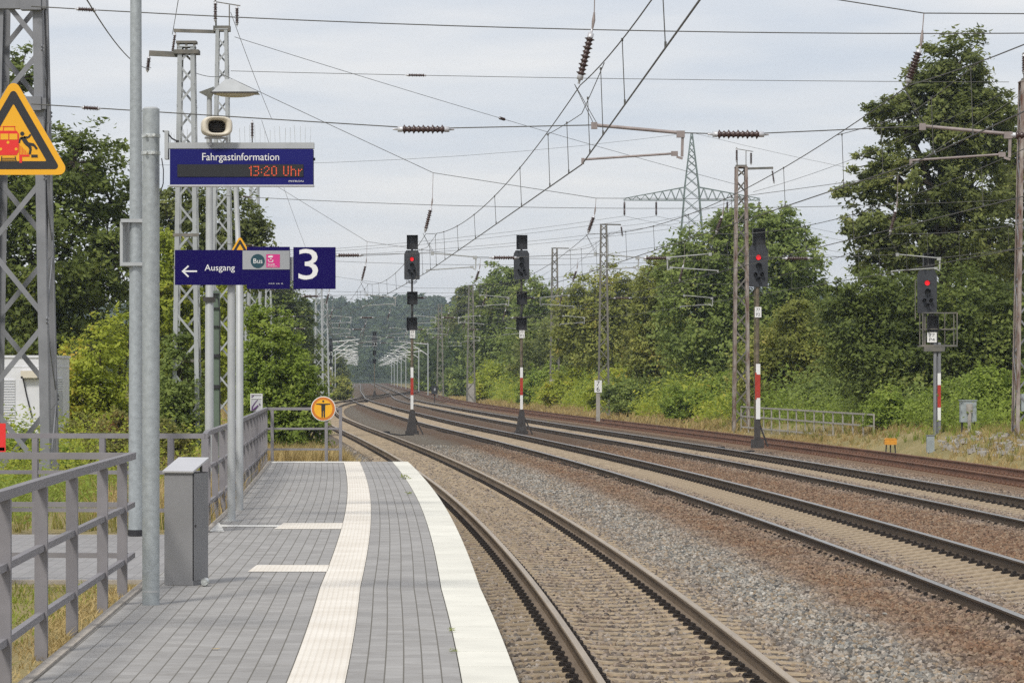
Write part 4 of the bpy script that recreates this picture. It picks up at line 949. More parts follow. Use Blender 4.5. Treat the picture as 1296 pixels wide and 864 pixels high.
for x in (29, 50): mb.box((X(x), Yh - 0.18, Z(477.5)), (0.05, 0.05, 0.06))
mb.build('lamp_bracket', M['black'], lp)
mb = MB(o); mb.tube([(X(29.5), Yh - 0.05, Z(479)), (X(34), Yh - 0.05, Z(500)), (X(41), Yh - 0.05, Z(528))], 0.018, 6); mb.build('cable', M['black'], t)

# ------------------------------------------------------------------ signals
def hood(mb, x, y, z, r, ln):
    n = 10; vs = []; 
    for k, (yy, rr_) in enumerate(((y, r), (y - ln, r))):
        for i in range(n + 1):
            a = math.pi * (-0.12 + 1.24 * i / n); vs.append((x + rr_ * math.cos(a), yy if k == 0 else yy + (0.45 * ln if i in (0, n) else 0.15 * ln if i in (1, n - 1) else 0), z + rr_ * math.sin(a)))
    mb.add(vs, [(i, i + 1, n + 2 + i, n + 1 + i) for i in range(n)])
def signal_head(t, cx, z0, z1, wd, lit, y=-0.12, chamfer=True):
    h = z1 - z0; mb = MB(); ch = 0.12 * wd
    mb.prism([(cx - wd / 2, z0 + 0.03), (cx - wd / 2 + 0.03, z0), (cx + wd / 2 - 0.03, z0), (cx + wd / 2, z0 + 0.03), (cx + wd / 2, z1 - h * 0.12), (cx + wd / 2 - ch, z1), (cx - wd / 2 + ch, z1), (cx - wd / 2, z1 - h * 0.12)], y, y + 0.05)
    mb.box((cx, y + 0.16, (z0 + z1) / 2), (wd * 0.8, 0.22, h * 0.9)); 
    hd = mb.build('signal_head', M['sigblack'], t)
    lamps = [(0, 0.70, 0.085, True), (0, 0.50, 0.085, False), (-0.17, 0.30, 0.055, False), (0.17, 0.30, 0.055, False), (0, 0.19, 0.055, False)]
    for fx, fz, r, main in lamps:
        x, z = cx + fx * wd, z0 + fz * h
        on = lit and main and fz == 0.70
        mb = MB(); mb.tube([(x, y - 0.001, z), (x, y - 0.02, z)], r * (1.0 if on else 0.9), 16); l = mb.build('lamp', M['redlamp'] if on else M['black'], hd)
        mb = MB(); hood(mb, x, y - 0.002, z, r * 1.15, 0.24 if not on else 0.10); mb.build('lamp_hood', M['black'], hd)
    return hd
def hooded_box(t, name, cx, z0, z1, wd, y=-0.10):
    mb = MB(); h = z1 - z0
    mb.box((cx, y + 0.12, (z0 + z1) / 2), (wd * 0.8, 0.18, h * 0.85)); mb.box((cx, y + 0.02, (z0 + z1) / 2), (wd, 0.03, h))
    b = mb.build(name, M['black'], t)
    mb = MB()
    for s in (-1, 1): mb.box((cx + s * (wd / 2 - 0.008), y - 0.12, (z0 + z1) / 2 + 0.02), (0.014, 0.25, h * 0.95))
    mb.box((cx, y - 0.14, z1 - 0.008), (wd - 0.03, 0.29, 0.014)); mb.build('hood', M['black'], b)
    return b
def plate(t, l1, l2, cx, z0, z1, wd, y):
    mb = MB(); mb.box((cx, y, (z0 + z1) / 2), (wd, 0.012, z1 - z0)); p = mb.build('number_plate', M['white'], t); h = z1 - z0
    fit_text('lettering', l1, cx - wd * 0.30, cx + wd * 0.30, z0 + h * 0.57, z0 + h * 0.87, y - 0.008, M['black'], p)
    fit_text('lettering', l2, cx - wd * 0.30, cx + wd * 0.30, z0 + h * 0.13, z0 + h * 0.43, y - 0.008, M['black'], p)
def bands(t, cx, y, w_, z):
    for k, (a, b, m, nm) in enumerate(((z[0], z[1], 'white', 'white_band'), (z[1], z[2], 'red', 'red_band'), (z[2], z[3], 'white', 'white_band'))):
        mb = MB(); mb.box((cx, y, (a + b) / 2), (w_, 0.02, a - b - 0.004)); mb.build(nm, M[m], t)
def signal_tall(x, y, lit, label, l1, l2):
    t = thing('light_signal', (x, y, 0.0), label, 'railway signal', 'tall railway signals')
    mb = MB(); mb.tube([(0, 0, -0.3), (0, 0, 4.6)], 0.062, 12); mb.build('mast', M['rustpost'], t)
    mb = MB(); mb.tube([(0, 0, 4.6), (0, 0, 8.1)], 0.05, 10); mb.build('upper_mast', M['dark'], t)
    mb = MB(); mb.prism([(-0.30, -0.3), (0.26, -0.3), (0.12, 0.85), (-0.10, 0.85)][::-1], -0.11, -0.08); mb.prism([(-0.30, -0.3), (0.26, -0.3), (0.12, 0.85), (-0.10, 0.85)][::-1], 0.08, 0.11)
    mb.bar((0.08, 0, 0.62), (0.50, 0.03, -0.25), 0.06, 0.06); mb.box((0, 0, -0.2), (0.6, 0.5, 0.25)); mb.build('foot', M['dark'], t)
    bands(t, 0, -0.075, 0.125, (2.78, 2.31, 1.53, 0.89))
    signal_head(t, 0, 6.73, 8.04, 0.70, lit)
    hooded_box(t, 'indicator_box', 0.02, 8.08, 8.72, 0.50); hooded_box(t, 'indicator_box', 0.02, 5.60, 6.18, 0.47); hooded_box(t, 'indicator_box', 0.0, 4.45, 5.02, 0.48)
    plate(t, l1, l2, 0.02, 4.10, 4.46, 0.24, -0.085)
    mb = MB()
    for z in (6.58, 6.66): mb.tube([(-0.2, 0.0, z + 0.05), (-0.12, -0.05, z), (0.10, -0.05, z - 0.03), (0.22, 0.02, z + 0.06)], 0.018, 6)
    mb.tube([(0.05, -0.03, 5.6), (0.03, -0.09, 5.35), (-0.04, -0.08, 5.1)], 0.03, 6); mb.build('cable', M['black'], t)
    return t
s1 = signal_tall(xat(521.5, 153), 153, True, 'tall signal showing red between the first and second tracks', '77', 'N1')
s2 = signal_tall(xat(660, 153), 153, False, 'tall unlit signal between the second and third tracks', '77', 'P1')
t = thing('light_signal', (xat(958.5, 115), 115, 0.0), 'red signal with one top indicator beside the rusty outer track, before a lattice mast', 'railway signal', 'tall railway signals')
mb = MB(); mb.tube([(0, 0, 0), (0, 0, 5.5)], 0.07, 12); mb.tube([(-0.10, 0.02, 0.1), (-0.10, 0.02, 5.4)], 0.018, 6); mb.build('mast', M['rustpost'], t)
mb = MB(); mb.box((0, 0, 0.10), (0.42, 0.34, 0.30)); mb.box((0, 0, 0.55), (0.2, 0.16, 0.76)); mb.bar((0.08, 0, 0.75), (0.36, 0.05, 0.0), 0.05, 0.05); mb.build('foot', M['dark'], t)
bands(t, 0.02, -0.085, 0.145, (2.80, 2.44, 1.65, 0.93))
mb = MB(); mb.box((-0.055, -0.085, 2.05), (0.05, 0.04, 0.9)); mb.build('side_plate', M['red'], t)
signal_head(t, 0.03, 5.40, 6.82, 0.64, True); hooded_box(t, 'indicator_box', 0.04, 6.82, 7.36, 0.43)
plate(t, '77', 'P2', 0.02, 4.37, 4.72, 0.22, -0.09)
zb5 = float(gz(xat(1186, 115), 115)); d5 = 0.53 - zb5
t = thing('light_signal', (xat(1186, 115), 115, zb5), 'red signal with a caged service platform standing on the right bank', 'railway signal', 'tall railway signals')
mb = MB()
for s in (-1, 1): mb.box((s * 0.075, 0, 1.5), (0.09, 0.16, 3.0 + 0.2))
mb.box((0, 0.02, 1.5), (0.06, 0.05, 3.1)); mb.build('mast', M['mast'], t)
bands(t, 0.06, -0.095, 0.11, (2.06, 1.66, 0.90, 0.46))
hx = -0.35
signal_head(t, hx, 4.08, 5.55, 0.66, True); hooded_box(t, 'indicator_box', hx + 0.04, 5.62, 6.10, 0.38); hooded_box(t, 'indicator_box', hx + 0.18, 3.46, 4.0, 0.38)
plate(t, '77', 'P4', hx + 0.16, 3.10, 3.44, 0.32, -0.12)
mb = MB(); mb.box((0.05, 0.3, 2.98), (1.25, 0.9, 0.05)); mb.box((-0.1, 0, 2.88), (0.7, 0.3, 0.16)); mb.build('service_platform', M['mastfar'], t)
mb = MB()
for (x0, x1, yy) in ((-0.5, 0.66, -0.13), (-0.5, 0.66, 0.72)):
    for z in (3.0, 3.55, 4.1): mb.bar((x0, yy, z), (x1, yy, z), 0.035, 0.035)
    for x in (x0, 0.1, 0.35, x1): 
        if yy > 0 or x in (x0, x1): mb.bar((x, yy, 2.98), (x, yy, 4.12), 0.035, 0.035)
for x in (-0.5, 0.66):
    for z in (3.55, 4.1): mb.bar((x, -0.13, z), (x, 0.72, z), 0.035, 0.035)
for x in (-0.72, -0.48): mb.bar((x, 0.15, 3.9), (x, 0.15, 5.2), 0.03, 0.03)
mb.bar((-0.72, 0.15, 5.2), (-0.5, 0.1, 5.25), 0.03, 0.03); mb.build('cage', M['mastfar'], t)
mb = MB(); mb.bar((-0.44, -0.02, 3.0), (-0.44, -0.02, 4.1), 0.1, 0.07); mb.bar((-0.16, 0.1, 3.0), (-0.16, 0.1, 5.7), 0.12, 0.1); mb.build('upper_mast', M['mastfar'], t)
# far signals
o = dup(s2, None, (xat(474, 390), 390, 0), label='far dark signal standing between the tracks at the vanishing point'); o.scale = (0.86,) * 3
for ch in list(o.children):
    if ch.name.split('.')[0] in ('white_band', 'red_band', 'number_plate'):
        for q in list(ch.children): bpy.data.objects.remove(q)
        bpy.data.objects.remove(ch)
o = dup(s2, None, (xat(418.5, 400), 400, 0), label='far dark signal left of the tracks by the distant pale masts'); o.scale = (0.78,) * 3
# dwarf signal, kilometre board
t = thing('dwarf_signal', (xat(550, 330), 330, -0.2), 'small black dwarf signal beside the tracks in the distance', 'railway signal')
mb = MB(); mb.tube([(0, 0, 0), (0, 0, 0.9)], 0.05, 8); mb.build('post', M['dark'], t)
mb = MB(); mb.box((0, 0, 1.25), (0.62, 0.3, 0.8)); mb.build('signal_head', M['black'], t)
mb = MB(); mb.box((0.02, -0.16, 1.3), (0.16, 0.02, 0.25)); mb.build('signal_face', M['signgrey'], t)
xk, yk = xat(757, 190), 190; zk = float(gz(xk, yk))
t = thing('kilometre_board', (xk, yk, zk), 'white trackside board with a 7 above a 6 in front of the bushes', 'board'); o = t.location
mb = MB(o); mb.box((xk, yk + 0.05, (zk + zat(497, yk)) / 2), (0.22, 0.16, zat(497, yk) - zk)); mb.build('post', M['concrete'], t)
mb = MB(o); z0, z1 = zat(496.5, yk), zat(481, yk); mb.box((xk, yk - 0.06, (z0 + z1) / 2), (0.41, 0.02, z1 - z0)); mb.build('board_face', M['white'], t)
zm = (z0 + z1) / 2
fit_text('numeral', '7', -0.09, 0.09, zm + 0.03 - zk, z1 - 0.05 - zk, -0.073, M['black'], t); fit_text('numeral', '6', -0.09, 0.09, z0 + 0.05 - zk, zm - 0.02 - zk, -0.073, M['black'], t)
# cabinets and small trackside boxes on the right bank
def gzz(x, y): return float(gz(x, y))
x, y = xat(1226, 112), 112; z = gzz(x, y)
t = thing('cabinet', (x, y, z), 'larger grey trackside cabinet with its back post, standing on the right bank', 'cabinet'); o = t.location
zb, zt = zat(534, 112), zat(507, 112)
mb = MB(o); mb.box((x, y + 0.18, (zb + zt) / 2), (0.52, 0.34, zt - zb)); mb.box((x, y + 0.18, zt + 0.012), (0.57, 0.4, 0.03)); mb.build('housing', M['cabinet'], t)
mb = MB(o); mb.box((x + 0.02, y - 0.03, (z + zt) / 2 - 0.1), (0.11, 0.08, zt - z - 0.15)); mb.box((x + 0.02, y - 0.02, zt - 0.25), (0.2, 0.06, 0.3)); mb.build('post', M['concrete'], t)
mb = MB(o)
for s in (-0.2, 0.22): mb.box((x + s, y + 0.18, (z + zb) / 2), (0.06, 0.06, zb - z))
mb.build('leg', M['dark'], t)
x, y = xat(1177.5, 110), 110; z = gzz(x, y)
t = thing('cabinet', (x, y, z), 'narrow blue-grey cabinet at the foot of the caged signal', 'cabinet'); o = t.location
mb = MB(o); mb.box((x, y, z + 0.28), (0.24, 0.2, 0.56)); mb.build('housing', M['cabinet'], t)
mb = MB(o); mb.box((x, y, z + 0.57), (0.28, 0.24, 0.025)); mb.build('lid', M['mast'], t)
x, y = xat(1127, 109), 109; z = gzz(x, y); zt = zat(555.5, 109)
t = thing('junction_box', (x, y, z), 'small orange trackside box on thin dark legs beside the rusty track', 'box'); o = t.location
mb = MB(o); mb.box((x, y, zt - 0.09), (0.38, 0.26, 0.17)); mb.prism([(x - 0.20, zt - 0.005), (x + 0.20, zt - 0.005), (x + 0.15, zt + 0.03), (x - 0.15, zt + 0.03)][::-1], y - 0.14, y + 0.14); mb.build('housing', M['orangebox'], t)
for s in (-0.13, 0.0, 0.14):
    mb = MB(o); mb.bar((x + s, y, zt - 0.17), (x + s * 1.3, y + 0.02, z - 0.05), 0.04, 0.04); mb.build('leg', M['dark'], t)
# rail fence beside the outer track
fa, fb = (xat(938, 152), 152.0), (xat(1106, 124), 124.0)
t = thing('fence', (fa[0], fa[1], 0.0), 'low grey tube fence along the outer track, ending at the bushes', 'fence'); o = t.location
for h in (1.02, 0.60, 0.12):
    mb = MB(o); mb.bar((*fa, h), (*fb, h - 0.04), 0.06, 0.06); mb.build('rail', M['concrete'], t)
n = 15
for i in range(n + 1):
    f = i / n; x, y = fa[0] + (fb[0] - fa[0]) * f, fa[1] + (fb[1] - fa[1]) * f
    mb = MB(o); mb.box((x, y, 0.45), (0.055, 0.055, 1.10)); mb.build('post', M['concrete'], t)
# little lever box between the tracks
x, y = xat(489, 156), 156
for (xx, yy, lb) in ((xat(489, 150), 150, 'small dark trackside box with a cable beside the platform track'), (xat(623, 155), 155, 'small dark trackside box lying between the second and third tracks'), (xat(912, 117), 117, 'small dark trackside box between the third track and the rusty track')):
    t = thing('track_box', (xx, yy, -0.26), lb, 'box')
    mb = MB(); mb.prism([(-0.2, 0), (0.2, 0), (0.14, 0.22), (-0.14, 0.22)][::-1], -0.15, 0.15); mb.build('housing', M['black'], t)
    mb = MB(); mb.tube([(0.18, 0, 0.1), (0.6, 0.1, 0.05), (1.2, 0.5, 0.06)], 0.03, 6); mb.build('cable', M['black'], t)

# ------------------------------------------------------------------ masts and overhead line
def lattice(t, o, h, wb, wt, legw, z0=-0.4, nb=None, m='mast', mb_m=None, barw=None, d_ratio=1.0):
    """four angle legs and crossed flat bars, base at the local origin"""
    barw = barw or legw * 0.55; hw = lambda z: (wb + (wt - wb) * max(0, z) / h) / 2
    for sx in (-1, 1):
        for sy in (-1, 1):
            mb = MB()
            for (z, zz) in ((z0, h),):
                a = (sx * hw(z), sy * hw(z) * d_ratio, z); b = (sx * hw(zz), sy * hw(zz) * d_ratio, zz); k = legw / 2
                mb.bar((a[0] - sx * k, a[1], a[2]), (b[0] - sx * k, b[1], b[2]), legw, 0.018, (0, 1, 0)); mb.bar((a[0], a[1] - sy * k, a[2]), (b[0], b[1] - sy * k, b[2]), legw, 0.018, (1, 0, 0))
            mb.build('leg', M[m], t)
    mb = MB(); z = 0.15; flip = 1
    while z < h - 0.25:
        st = 2 * hw(z) * 1.2; st = max(st, 0.4); z2 = min(z + st, h - 0.02)
        for sy in (-1, 1):
            y0, y1 = sy * (hw(z) * d_ratio - 0.012), sy * (hw(z2) * d_ratio - 0.012); f_ = flip * sy
            mb.bar((-f_ * hw(z), y0, z), (f_ * hw(z2), y1, z2), barw, 0.014, (0, 1, 0))
            x0, x1 = sy * (hw(z) - 0.012), sy * (hw(z2) - 0.012)
            mb.bar((x0, -f_ * hw(z) * d_ratio, z), (x1, f_ * hw(z2) * d_ratio, z2), barw, 0.014, (1, 0, 0))
        z = z2; flip = -flip
    mb.build('bracing', M[mb_m or m], t)
    mb = MB(); mb.box((0, 0, h + 0.01), (wt + 0.04, wt * d_ratio + 0.04, 0.03)); mb.build('cap', M[m], t)
INS = [(.20, .024)] + [q for k in range(9) for q in ((.222 + k * .064, .030), (.238 + k * .064, .064 if k % 2 == 0 else .052), (.262 + k * .064, .034))] + [(.80, .024)]
def insulator(t, o, a, b, s=1.0, name='insulator'):
    mb = MB(o); a, b = Vector(a), Vector(b)
    mb.lathe(a.lerp(b, 0.14), a.lerp(b, 0.86), [((k - .20) / .60, r * s) for k, r in INS], 10)
    i = mb.build(name, M['ins'], t)
    for p_, q_ in ((a, b), (b, a)): mb = MB(o); mb.lathe(p_, p_.lerp(q_, 0.16), [(0, .012 * s), (.5, .016 * s), (.5, .036 * s), (1, .036 * s)], 8); mb.build('insulator_cap', M['binlid'], i)
    return i
def wire(t, o, pts, r=0.0085, name='wire', m='wire', n=5):
    mb = MB(o); mb.tube(pts, r, n, False); return mb.build(name, M[m], t)
def polyline(knots, sag, step=1.5):
    """hanging wire through knots with a little sag in each span"""
    out_ = []
    for (a, b) in zip(knots[:-1], knots[1:]):
        a, b = Vector(a), Vector(b); n = max(1, int((b - a).length / step))
        for i in range(n): f = i / n; p = a.lerp(b, f); p.z -= sag * 4 * f * (1 - f) * ((b - a).length / 10) ** 2; out_.append(p)
    out_.append(Vector(knots[-1])); return out_
SPANS = [-2, 50, 102, 154, 206, 258, 310, 362]
STAG = [0.33, -0.30]
HC, HM = 5.50, 6.66            # contact wire and messenger support heights
names = ['platform track', 'second track', 'third track', 'rusty outer track']
def messz(y):
    y = np.asarray(y, float); k = np.clip(np.searchsorted(SPANS, y) - 1, 0, len(SPANS) - 2); a = np.array(SPANS)[k]; f = (y - a) / 52.0
    f = np.clip(f, 0, 1); return HM - 0.62 * 4 * f * (1 - f)
OFF = [{-2: 0.37, 50: 0.52, 102: 0.26, 154: 0.30, 206: -0.1, 258: 0.3, 310: -0.2, 362: 0.2}, {-2: 0.3, 50: 0.50, 102: 0.1, 154: 0.35, 206: -0.1, 258: 0.3, 310: -0.2, 362: 0.2},
       {-2: 0.3, 50: -0.3, 102: -0.5, 154: 0.2, 206: -0.3, 258: 0.2, 310: -0.2, 362: 0.2}, {-2: 0.2, 50: 0.3, 102: 0.1, 154: 0.3, 206: -0.2, 258: 0.2, 310: -0.2, 362: 0.2}]
def xc(i, y, st=True):       # contact (or messenger) wire position: straight between supports
    if y >= 362: return float(TR[i](y)) + 0.2
    k = min(int(math.floor((y + 2) / 52.0)), len(SPANS) - 2); a, b = SPANS[k], SPANS[k + 1]; f = (y - a) / 52.0
    xa_, xb_ = float(TR[i](a)) + OFF[i][a], float(TR[i](b)) + OFF[i][b]
    return xa_ + (xb_ - xa_) * f + (0 if st else -0.03)
for i in range(4):
    yend = 1000 if i in (1, 2) else 362
    t = thing('overhead_line', (xc(i, 50), 50, HC), f'overhead line with contact wire and droppers above the {names[i]}', 'overhead line', 'overhead lines'); o = t.location
    ys = list(np.arange(-2, 362.1, 2.0)) + (list(np.arange(370, yend, 15)) if yend > 400 else [])
    wire(t, o, [(xc(i, y), y, HC) for y in ys], 0.0105, 'contact_wire')
    wire(t, o, [(xc(i, y, False), y, float(messz(y)) if y <= 362 else HM - 0.3) for y in ys], 0.0085, 'messenger_wire')
    for k, y0 in enumerate(SPANS[:-1]):
        for f in (0.045, 0.115, 0.24, 0.38, 0.52, 0.66, 0.79, 0.885, 0.955):
            y = y0 + 52 * f
            if y < 15: continue
            zt = float(messz(y)) - (0.42 * (1 - abs(f if f < .5 else 1 - f) / 0.13) if min(f, 1 - f) < 0.12 else 0)
            mb = MB(o); mb.tube([(xc(i, y, False), y, zt), (xc(i, y), y, HC + 0.01)], 0.0055, 4, False)
            mb.box((xc(i, y), y, HC + 0.03), (0.022, 0.03, 0.06)); mb.box((xc(i, y, False), y, zt), (0.025, 0.03, 0.035)); mb.build('dropper', M['wire'], t)
    for y0 in SPANS[1:5]:     # stitch wires at the supports
        pts = []
        for f in np.linspace(-1, 1, 11):
            y = y0 + 6.5 * f; pts.append((xc(i, y, False) + 0.02, y, float(messz(y)) - 0.42 * (1 - abs(f))))
        wire(t, o, pts, 0.006, 'stitch_wire')
def cross_span(k, y0, xl, zl, xr, zr, label, pale=False):
    """flexible cross-span of all four tracks at distance y0"""
    sl = T2.slope(y0); pos = lambda x: y0 - sl * (x - float(T2(y0)))
    t = thing('cross_span', (xl, pos(xl), 6.4), label, 'overhead cross-span', 'overhead cross-spans'); o = t.location
    xt = [xc(i, y0, False) for i in range(4)]
    # head-span wire: polygon with a corner above every track
    kz = [8.46, 7.72, 7.72, 8.45]
    knots = [(xl, pos(xl), zl)] + [(xt[i] + 0.22, pos(xt[i]), kz[i]) for i in range(4)] + [(xr, pos(xr), zr)]
    wire(t, o, polyline(knots, 0.01), 0.009, 'head_span_wire')
    # upper cross wire
    U = [(xl + (xr - xl) * f, pos(xl + (xr - xl) * f), 7.42 + 0.34 * (2 * f - 1) ** 2) for f in np.linspace(0, 1, 25)]
    wire(t, o, U, 0.0085, 'upper_cross_wire')
    a = Vector(U[0]); b = Vector(U[1])
    insulator(t, o, a.lerp(b, 0.62), a.lerp(b, 0.95), 0.62)
    # lower cross wire with insulators between tracks and the steady arms
    lo = [(xl, pos(xl), 6.34)]
    for i in range(4):
        lo += [(xt[i] + 0.22, pos(xt[i] + 0.22), 6.06), (xt[i] + 1.48, pos(xt[i] + 1.48), 5.95)] if i != 2 else [(xt[i] - 1.48, pos(xt[i] - 1.48), 5.95), (xt[i] - 0.22, pos(xt[i] - 0.22), 6.06)]
        if i < 3: q_ = (xt[i] + xt[i + 1]) / 2 + (-0.10, 0.1, -0.2)[i]; lo.append((q_, pos(q_), 5.93))
    lo.insert(1, (xt[0] - 2.3, pos(xt[0] - 2.3), 6.0)); lo.append((xr, pos(xr), 6.3))
    wire(t, o, polyline(lo, 0.006), 0.0085, 'lower_cross_wire')
    ix = [xt[0] - 2.3, (xt[0] + xt[1]) / 2 - 0.10, (xt[1] + xt[2]) / 2 + 0.1, (xt[2] + xt[3]) / 2 - 0.2]
    for j, x in enumerate(ix):
        z = 5.99 if j == 0 else 5.93; insulator(t, o, (x - 0.45, pos(x - 0.45), z), (x + 0.45, pos(x + 0.45), z), 1.15)
    insulator(t, o, (xl + 0.72, pos(xl), 6.29), (xl + 1.02, pos(xl), 6.27), 0.62)
    for i in range(4):
        # hanger rod and insulator down to the messenger wire
        x = xt[i]; zk_ = kz[i]; zt = min(zk_ - 0.25, HM + 1.05)
        mb = MB(o); mb.tube([(x + 0.22, pos(x), zk_), (x + 0.20, pos(x), zt)], 0.008, 5); mb.tube([(x + 0.20, pos(x), zt), (x + 0.19, pos(x), zt - 0.12), (x + 0.17, pos(x), zt - 0.26)], [0.014, 0.03, 0.014], 6); mb.build('hanger', M['arm'], t)
        insulator(t, o, (x + 0.17, pos(x), zt - 0.24), (x - 0.03, pos(x), HM + 0.0), 1.25)
        # steady arm: tube, drop bracket and lower arm to the contact wire
        g = -1 if i == 2 else 1; ax, ay = x + 0.20 * g, pos(x); mm = 'arm' if k == 0 else 'armpale'
        mb = MB(o); mb.tube([(ax, ay, 6.06), (ax + 1.26 * g, pos(ax + 1.26 * g), 5.95)], 0.026 if k == 0 else 0.019, 10); mb.box((ax, ay, 6.05), (0.09, 0.06, 0.10)); ua = mb.build('steady_arm', M[mm], t)
        mb = MB(o); x2 = ax + 1.27 * g; mb.box((x2, pos(x2), 5.93), (0.12, 0.07, 0.10)); mb.bar((x2 + 0.03 * g, pos(x2), 5.93), (x2 + 0.02 * g, pos(x2), 5.60), 0.04, 0.04); mb.box((x2 - 0.09 * g, pos(x2), 5.645), (0.10, 0.045, 0.07)); mb.bar((x2 - 0.06 * g, pos(x2), 5.60), (x2 + 0.03 * g, pos(x2), 5.57), 0.04, 0.03); mb.build('drop_bracket', M[mm], ua)
        mb = MB(o); cx_ = xc(i, y0); mb.tube([(x2 - 0.06 * g, pos(x2), 5.65), (cx_ + 0.02 * g, pos(cx_), 5.555)], 0.017, 8); mb.box((cx_, pos(cx_), 5.53), (0.04, 0.04, 0.09)); mb.build('registration_arm', M[mm], ua)
        mb = MB(o)
        for s in (-0.02, 0.03): mb.tube([(x - 0.09, pos(x), HM), (ax + s, ay, 6.1)], 0.005, 4, False)
        mb.build('stay_wire', M['wire'], t)
    return t
cross_span(0, 50, -7.0, 11.6, 17.4, 11.6, 'nearest cross-span of wires with steady arms and brown insulators over all tracks')
cross_span(1, 102, xat(281, 102), 11.4, 15.86, 11.2, 'second cross-span of wires from the camera, level with the tall signals')
cross_span(2, 154, xat(322, 154), 11.6, xat(938, 154), 10.6, 'third cross-span of wires from the camera')
cross_span(3, 206, -16.2, 11.2, xat(763, 206), 10.6, 'fourth cross-span of wires from the camera')
cross_span(4, 258, -18.3, 11.2, xat(702, 258), 10.6, 'fifth cross-span of wires from the camera')
cross_span(5, 310, xat(404, 310), 11.2, xat(660, 310), 10.6, 'sixth cross-span of wires from the camera')
cross_span(6, 362, xat(412, 362), 11.2, xat(596, 362), 10.6, 'farthest cross-span of wires from the camera')
def mast(x, y, h, wb, wt, legw, label, m='mast', mm=None, z=None, rz=0.0):
    z = gzz(x, y) if z is None else z
    t = thing('lattice_mast', (x, y, z), label, 'lattice mast', 'lattice masts of the overhead line', rz)
    lattice(t, t.location, h - z, wb, wt, legw, m=m, mb_m=mm)
    return t
def topgear(t, h, side=1, arm=True, horns=True, sc=1.0):
    """short crossarm with feeder insulators on top of a mast (local coordinates, h = mast top)"""
    O = (0, 0, 0)
    mb = MB(); mb.bar((-0.1 * side, 0, h - 0.06), (-1.45 * side * sc, 0, h - 0.02), 0.09, 0.10); mb.box((0, 0, h + 0.03), (0.5, 0.35, 0.16)); mb.build('crossarm', M['mastfar'], t)
    if horns:
        mb = MB(); mb.tube([(-0.18, 0, h + 0.1), (-0.2, 0, h + 0.9)], 0.03, 6); mb.tube([(0.22, 0, h + 0.1), (0.22, 0, h + 0.75)], 0.02, 6); mb.bar((-0.25, 0, h + 0.85), (0.55, 0, h + 0.72), 0.03, 0.03); mb.build('horn', M['mastfar'], t)
        insulator(t, O, (-0.2, 0, h + 0.9), (-0.2, 0, h + 0.2), 1.1); insulator(t, O, (0.45, 0, h + 0.75), (0.45, 0, h + 0.1), 1.1)
    insulator(t, O, (-1.4 * side * sc, 0, h - 0.05), (-1.5 * side * sc, 0.0, h - 0.75), 0.9)
    return t
m0 = mast(-7.22, 50, 13.2, 1.0, 0.47, 0.135, 'nearest big grey lattice mast at the left edge, behind the yellow triangle sign', 'mast')
mb = MB()
for y in (5, 131):
    z = zat(y + 3, 50) - m0.location.z; mb.bar((-0.5, -0.35, z), (0.42, -0.35, z), 0.16, 0.16); mb.box((0.2, -0.36, z), (0.3, 0.2, 0.2))
mb.build('crossbeam', M['mast'], m0)
mb = MB()
for i in range(6): mb.tube([(0.40, -0.34, 1.0 + i * 2), (0.43, -0.36, 2.0 + i * 2), (0.39, -0.34, 3.0 + i * 2)], 0.014, 6)
mb.build('cable', M['black'], m0)
m1 = mast(xat(236.5, 84), 84, 10.5, 0.72, 0.40, 0.10, 'pale lattice mast with a boxy head and short arm, left of the lantern', 'mastpale')
t = m1; h = 10.5 - m1.location.z
mb = MB(); mb.bar((-0.1, 0, h - 0.18), (-0.93, 0, h - 0.14), 0.11, 0.13); mb.box((0.0, 0, h - 0.12), (0.62, 0.5, 0.1)); mb.box((0, 0, h + 0.12), (0.5, 0.4, 0.06)); 
for s in (-0.2, 0.0, 0.2): mb.box((s, -0.15, h), (0.06, 0.05, 0.26))
for z in (2.9, 5.2, 6.0): mb.box((0, -0.32 + 0.01 * z, z), (0.75 - 0.02 * z, 0.05, 0.07))
mb.build('crossarm', M['mastfar'], t); insulator(t, (0, 0, 0), (-0.93, 0, h - 0.2), (-0.98, 0, h - 0.62), 1.0)
m2 = mast(xat(281, 102), 102, zat(38, 102), 0.80, 0.34, 0.095, 'tall pale lattice mast rising behind the lantern to the top of the picture', 'mastpale')
h2 = zat(38, 102) - m2.location.z; topgear(m2, h2, 1)
m3 = mast(xat(322, 154), 154, zat(188, 154), 0.85, 0.34, 0.10, 'pale lattice mast showing above the right half of the blue display', 'mastpale')
h3 = zat(188, 154) - m3.location.z
mb = MB(); mb.tube([(-0.1, 0, h3), (-0.1, 0, h3 + 1.25)], 0.03, 6); mb.build('horn', M['dark'], m3); insulator(m3, (0, 0, 0), (-0.1, 0, h3 + 1.3), (-0.1, 0, h3 + 0.4), 1.4)
mr = [mast(15.86, 104, zat(104, 104), 1.02, 0.62, 0.10, 'rust streaked lattice mast cut by the right edge of the picture', 'mastrust', 'mast'),
      mast(xat(938, 154), 154, zat(212, 154), 0.78, 0.55, 0.13, 'dark lattice mast with crossarms directly behind the red signal at the fence', 'mastrust', 'mastfar'),
      mast(xat(764, 206), 206, zat(284, 206), 0.75, 0.42, 0.10, 'dark lattice mast with a short arm beside the kilometre board', 'mastfar'),
      mast(xat(702, 258), 258, zat(314, 258), 0.85, 0.45, 0.12, 'slim dark lattice mast between the unlit signal and the kilometre board', 'mastfar'),
      mast(xat(596, 330), 330, zat(361, 330), 0.95, 0.5, 0.13, 'dark lattice mast on a concrete foot between the two tall signals', 'mastfar'),
      mast(xat(557, 420), 420, zat(385, 420), 0.95, 0.5, 0.13, 'farthest dark lattice mast, right of the red signal between the first tracks', 'mastfar')]
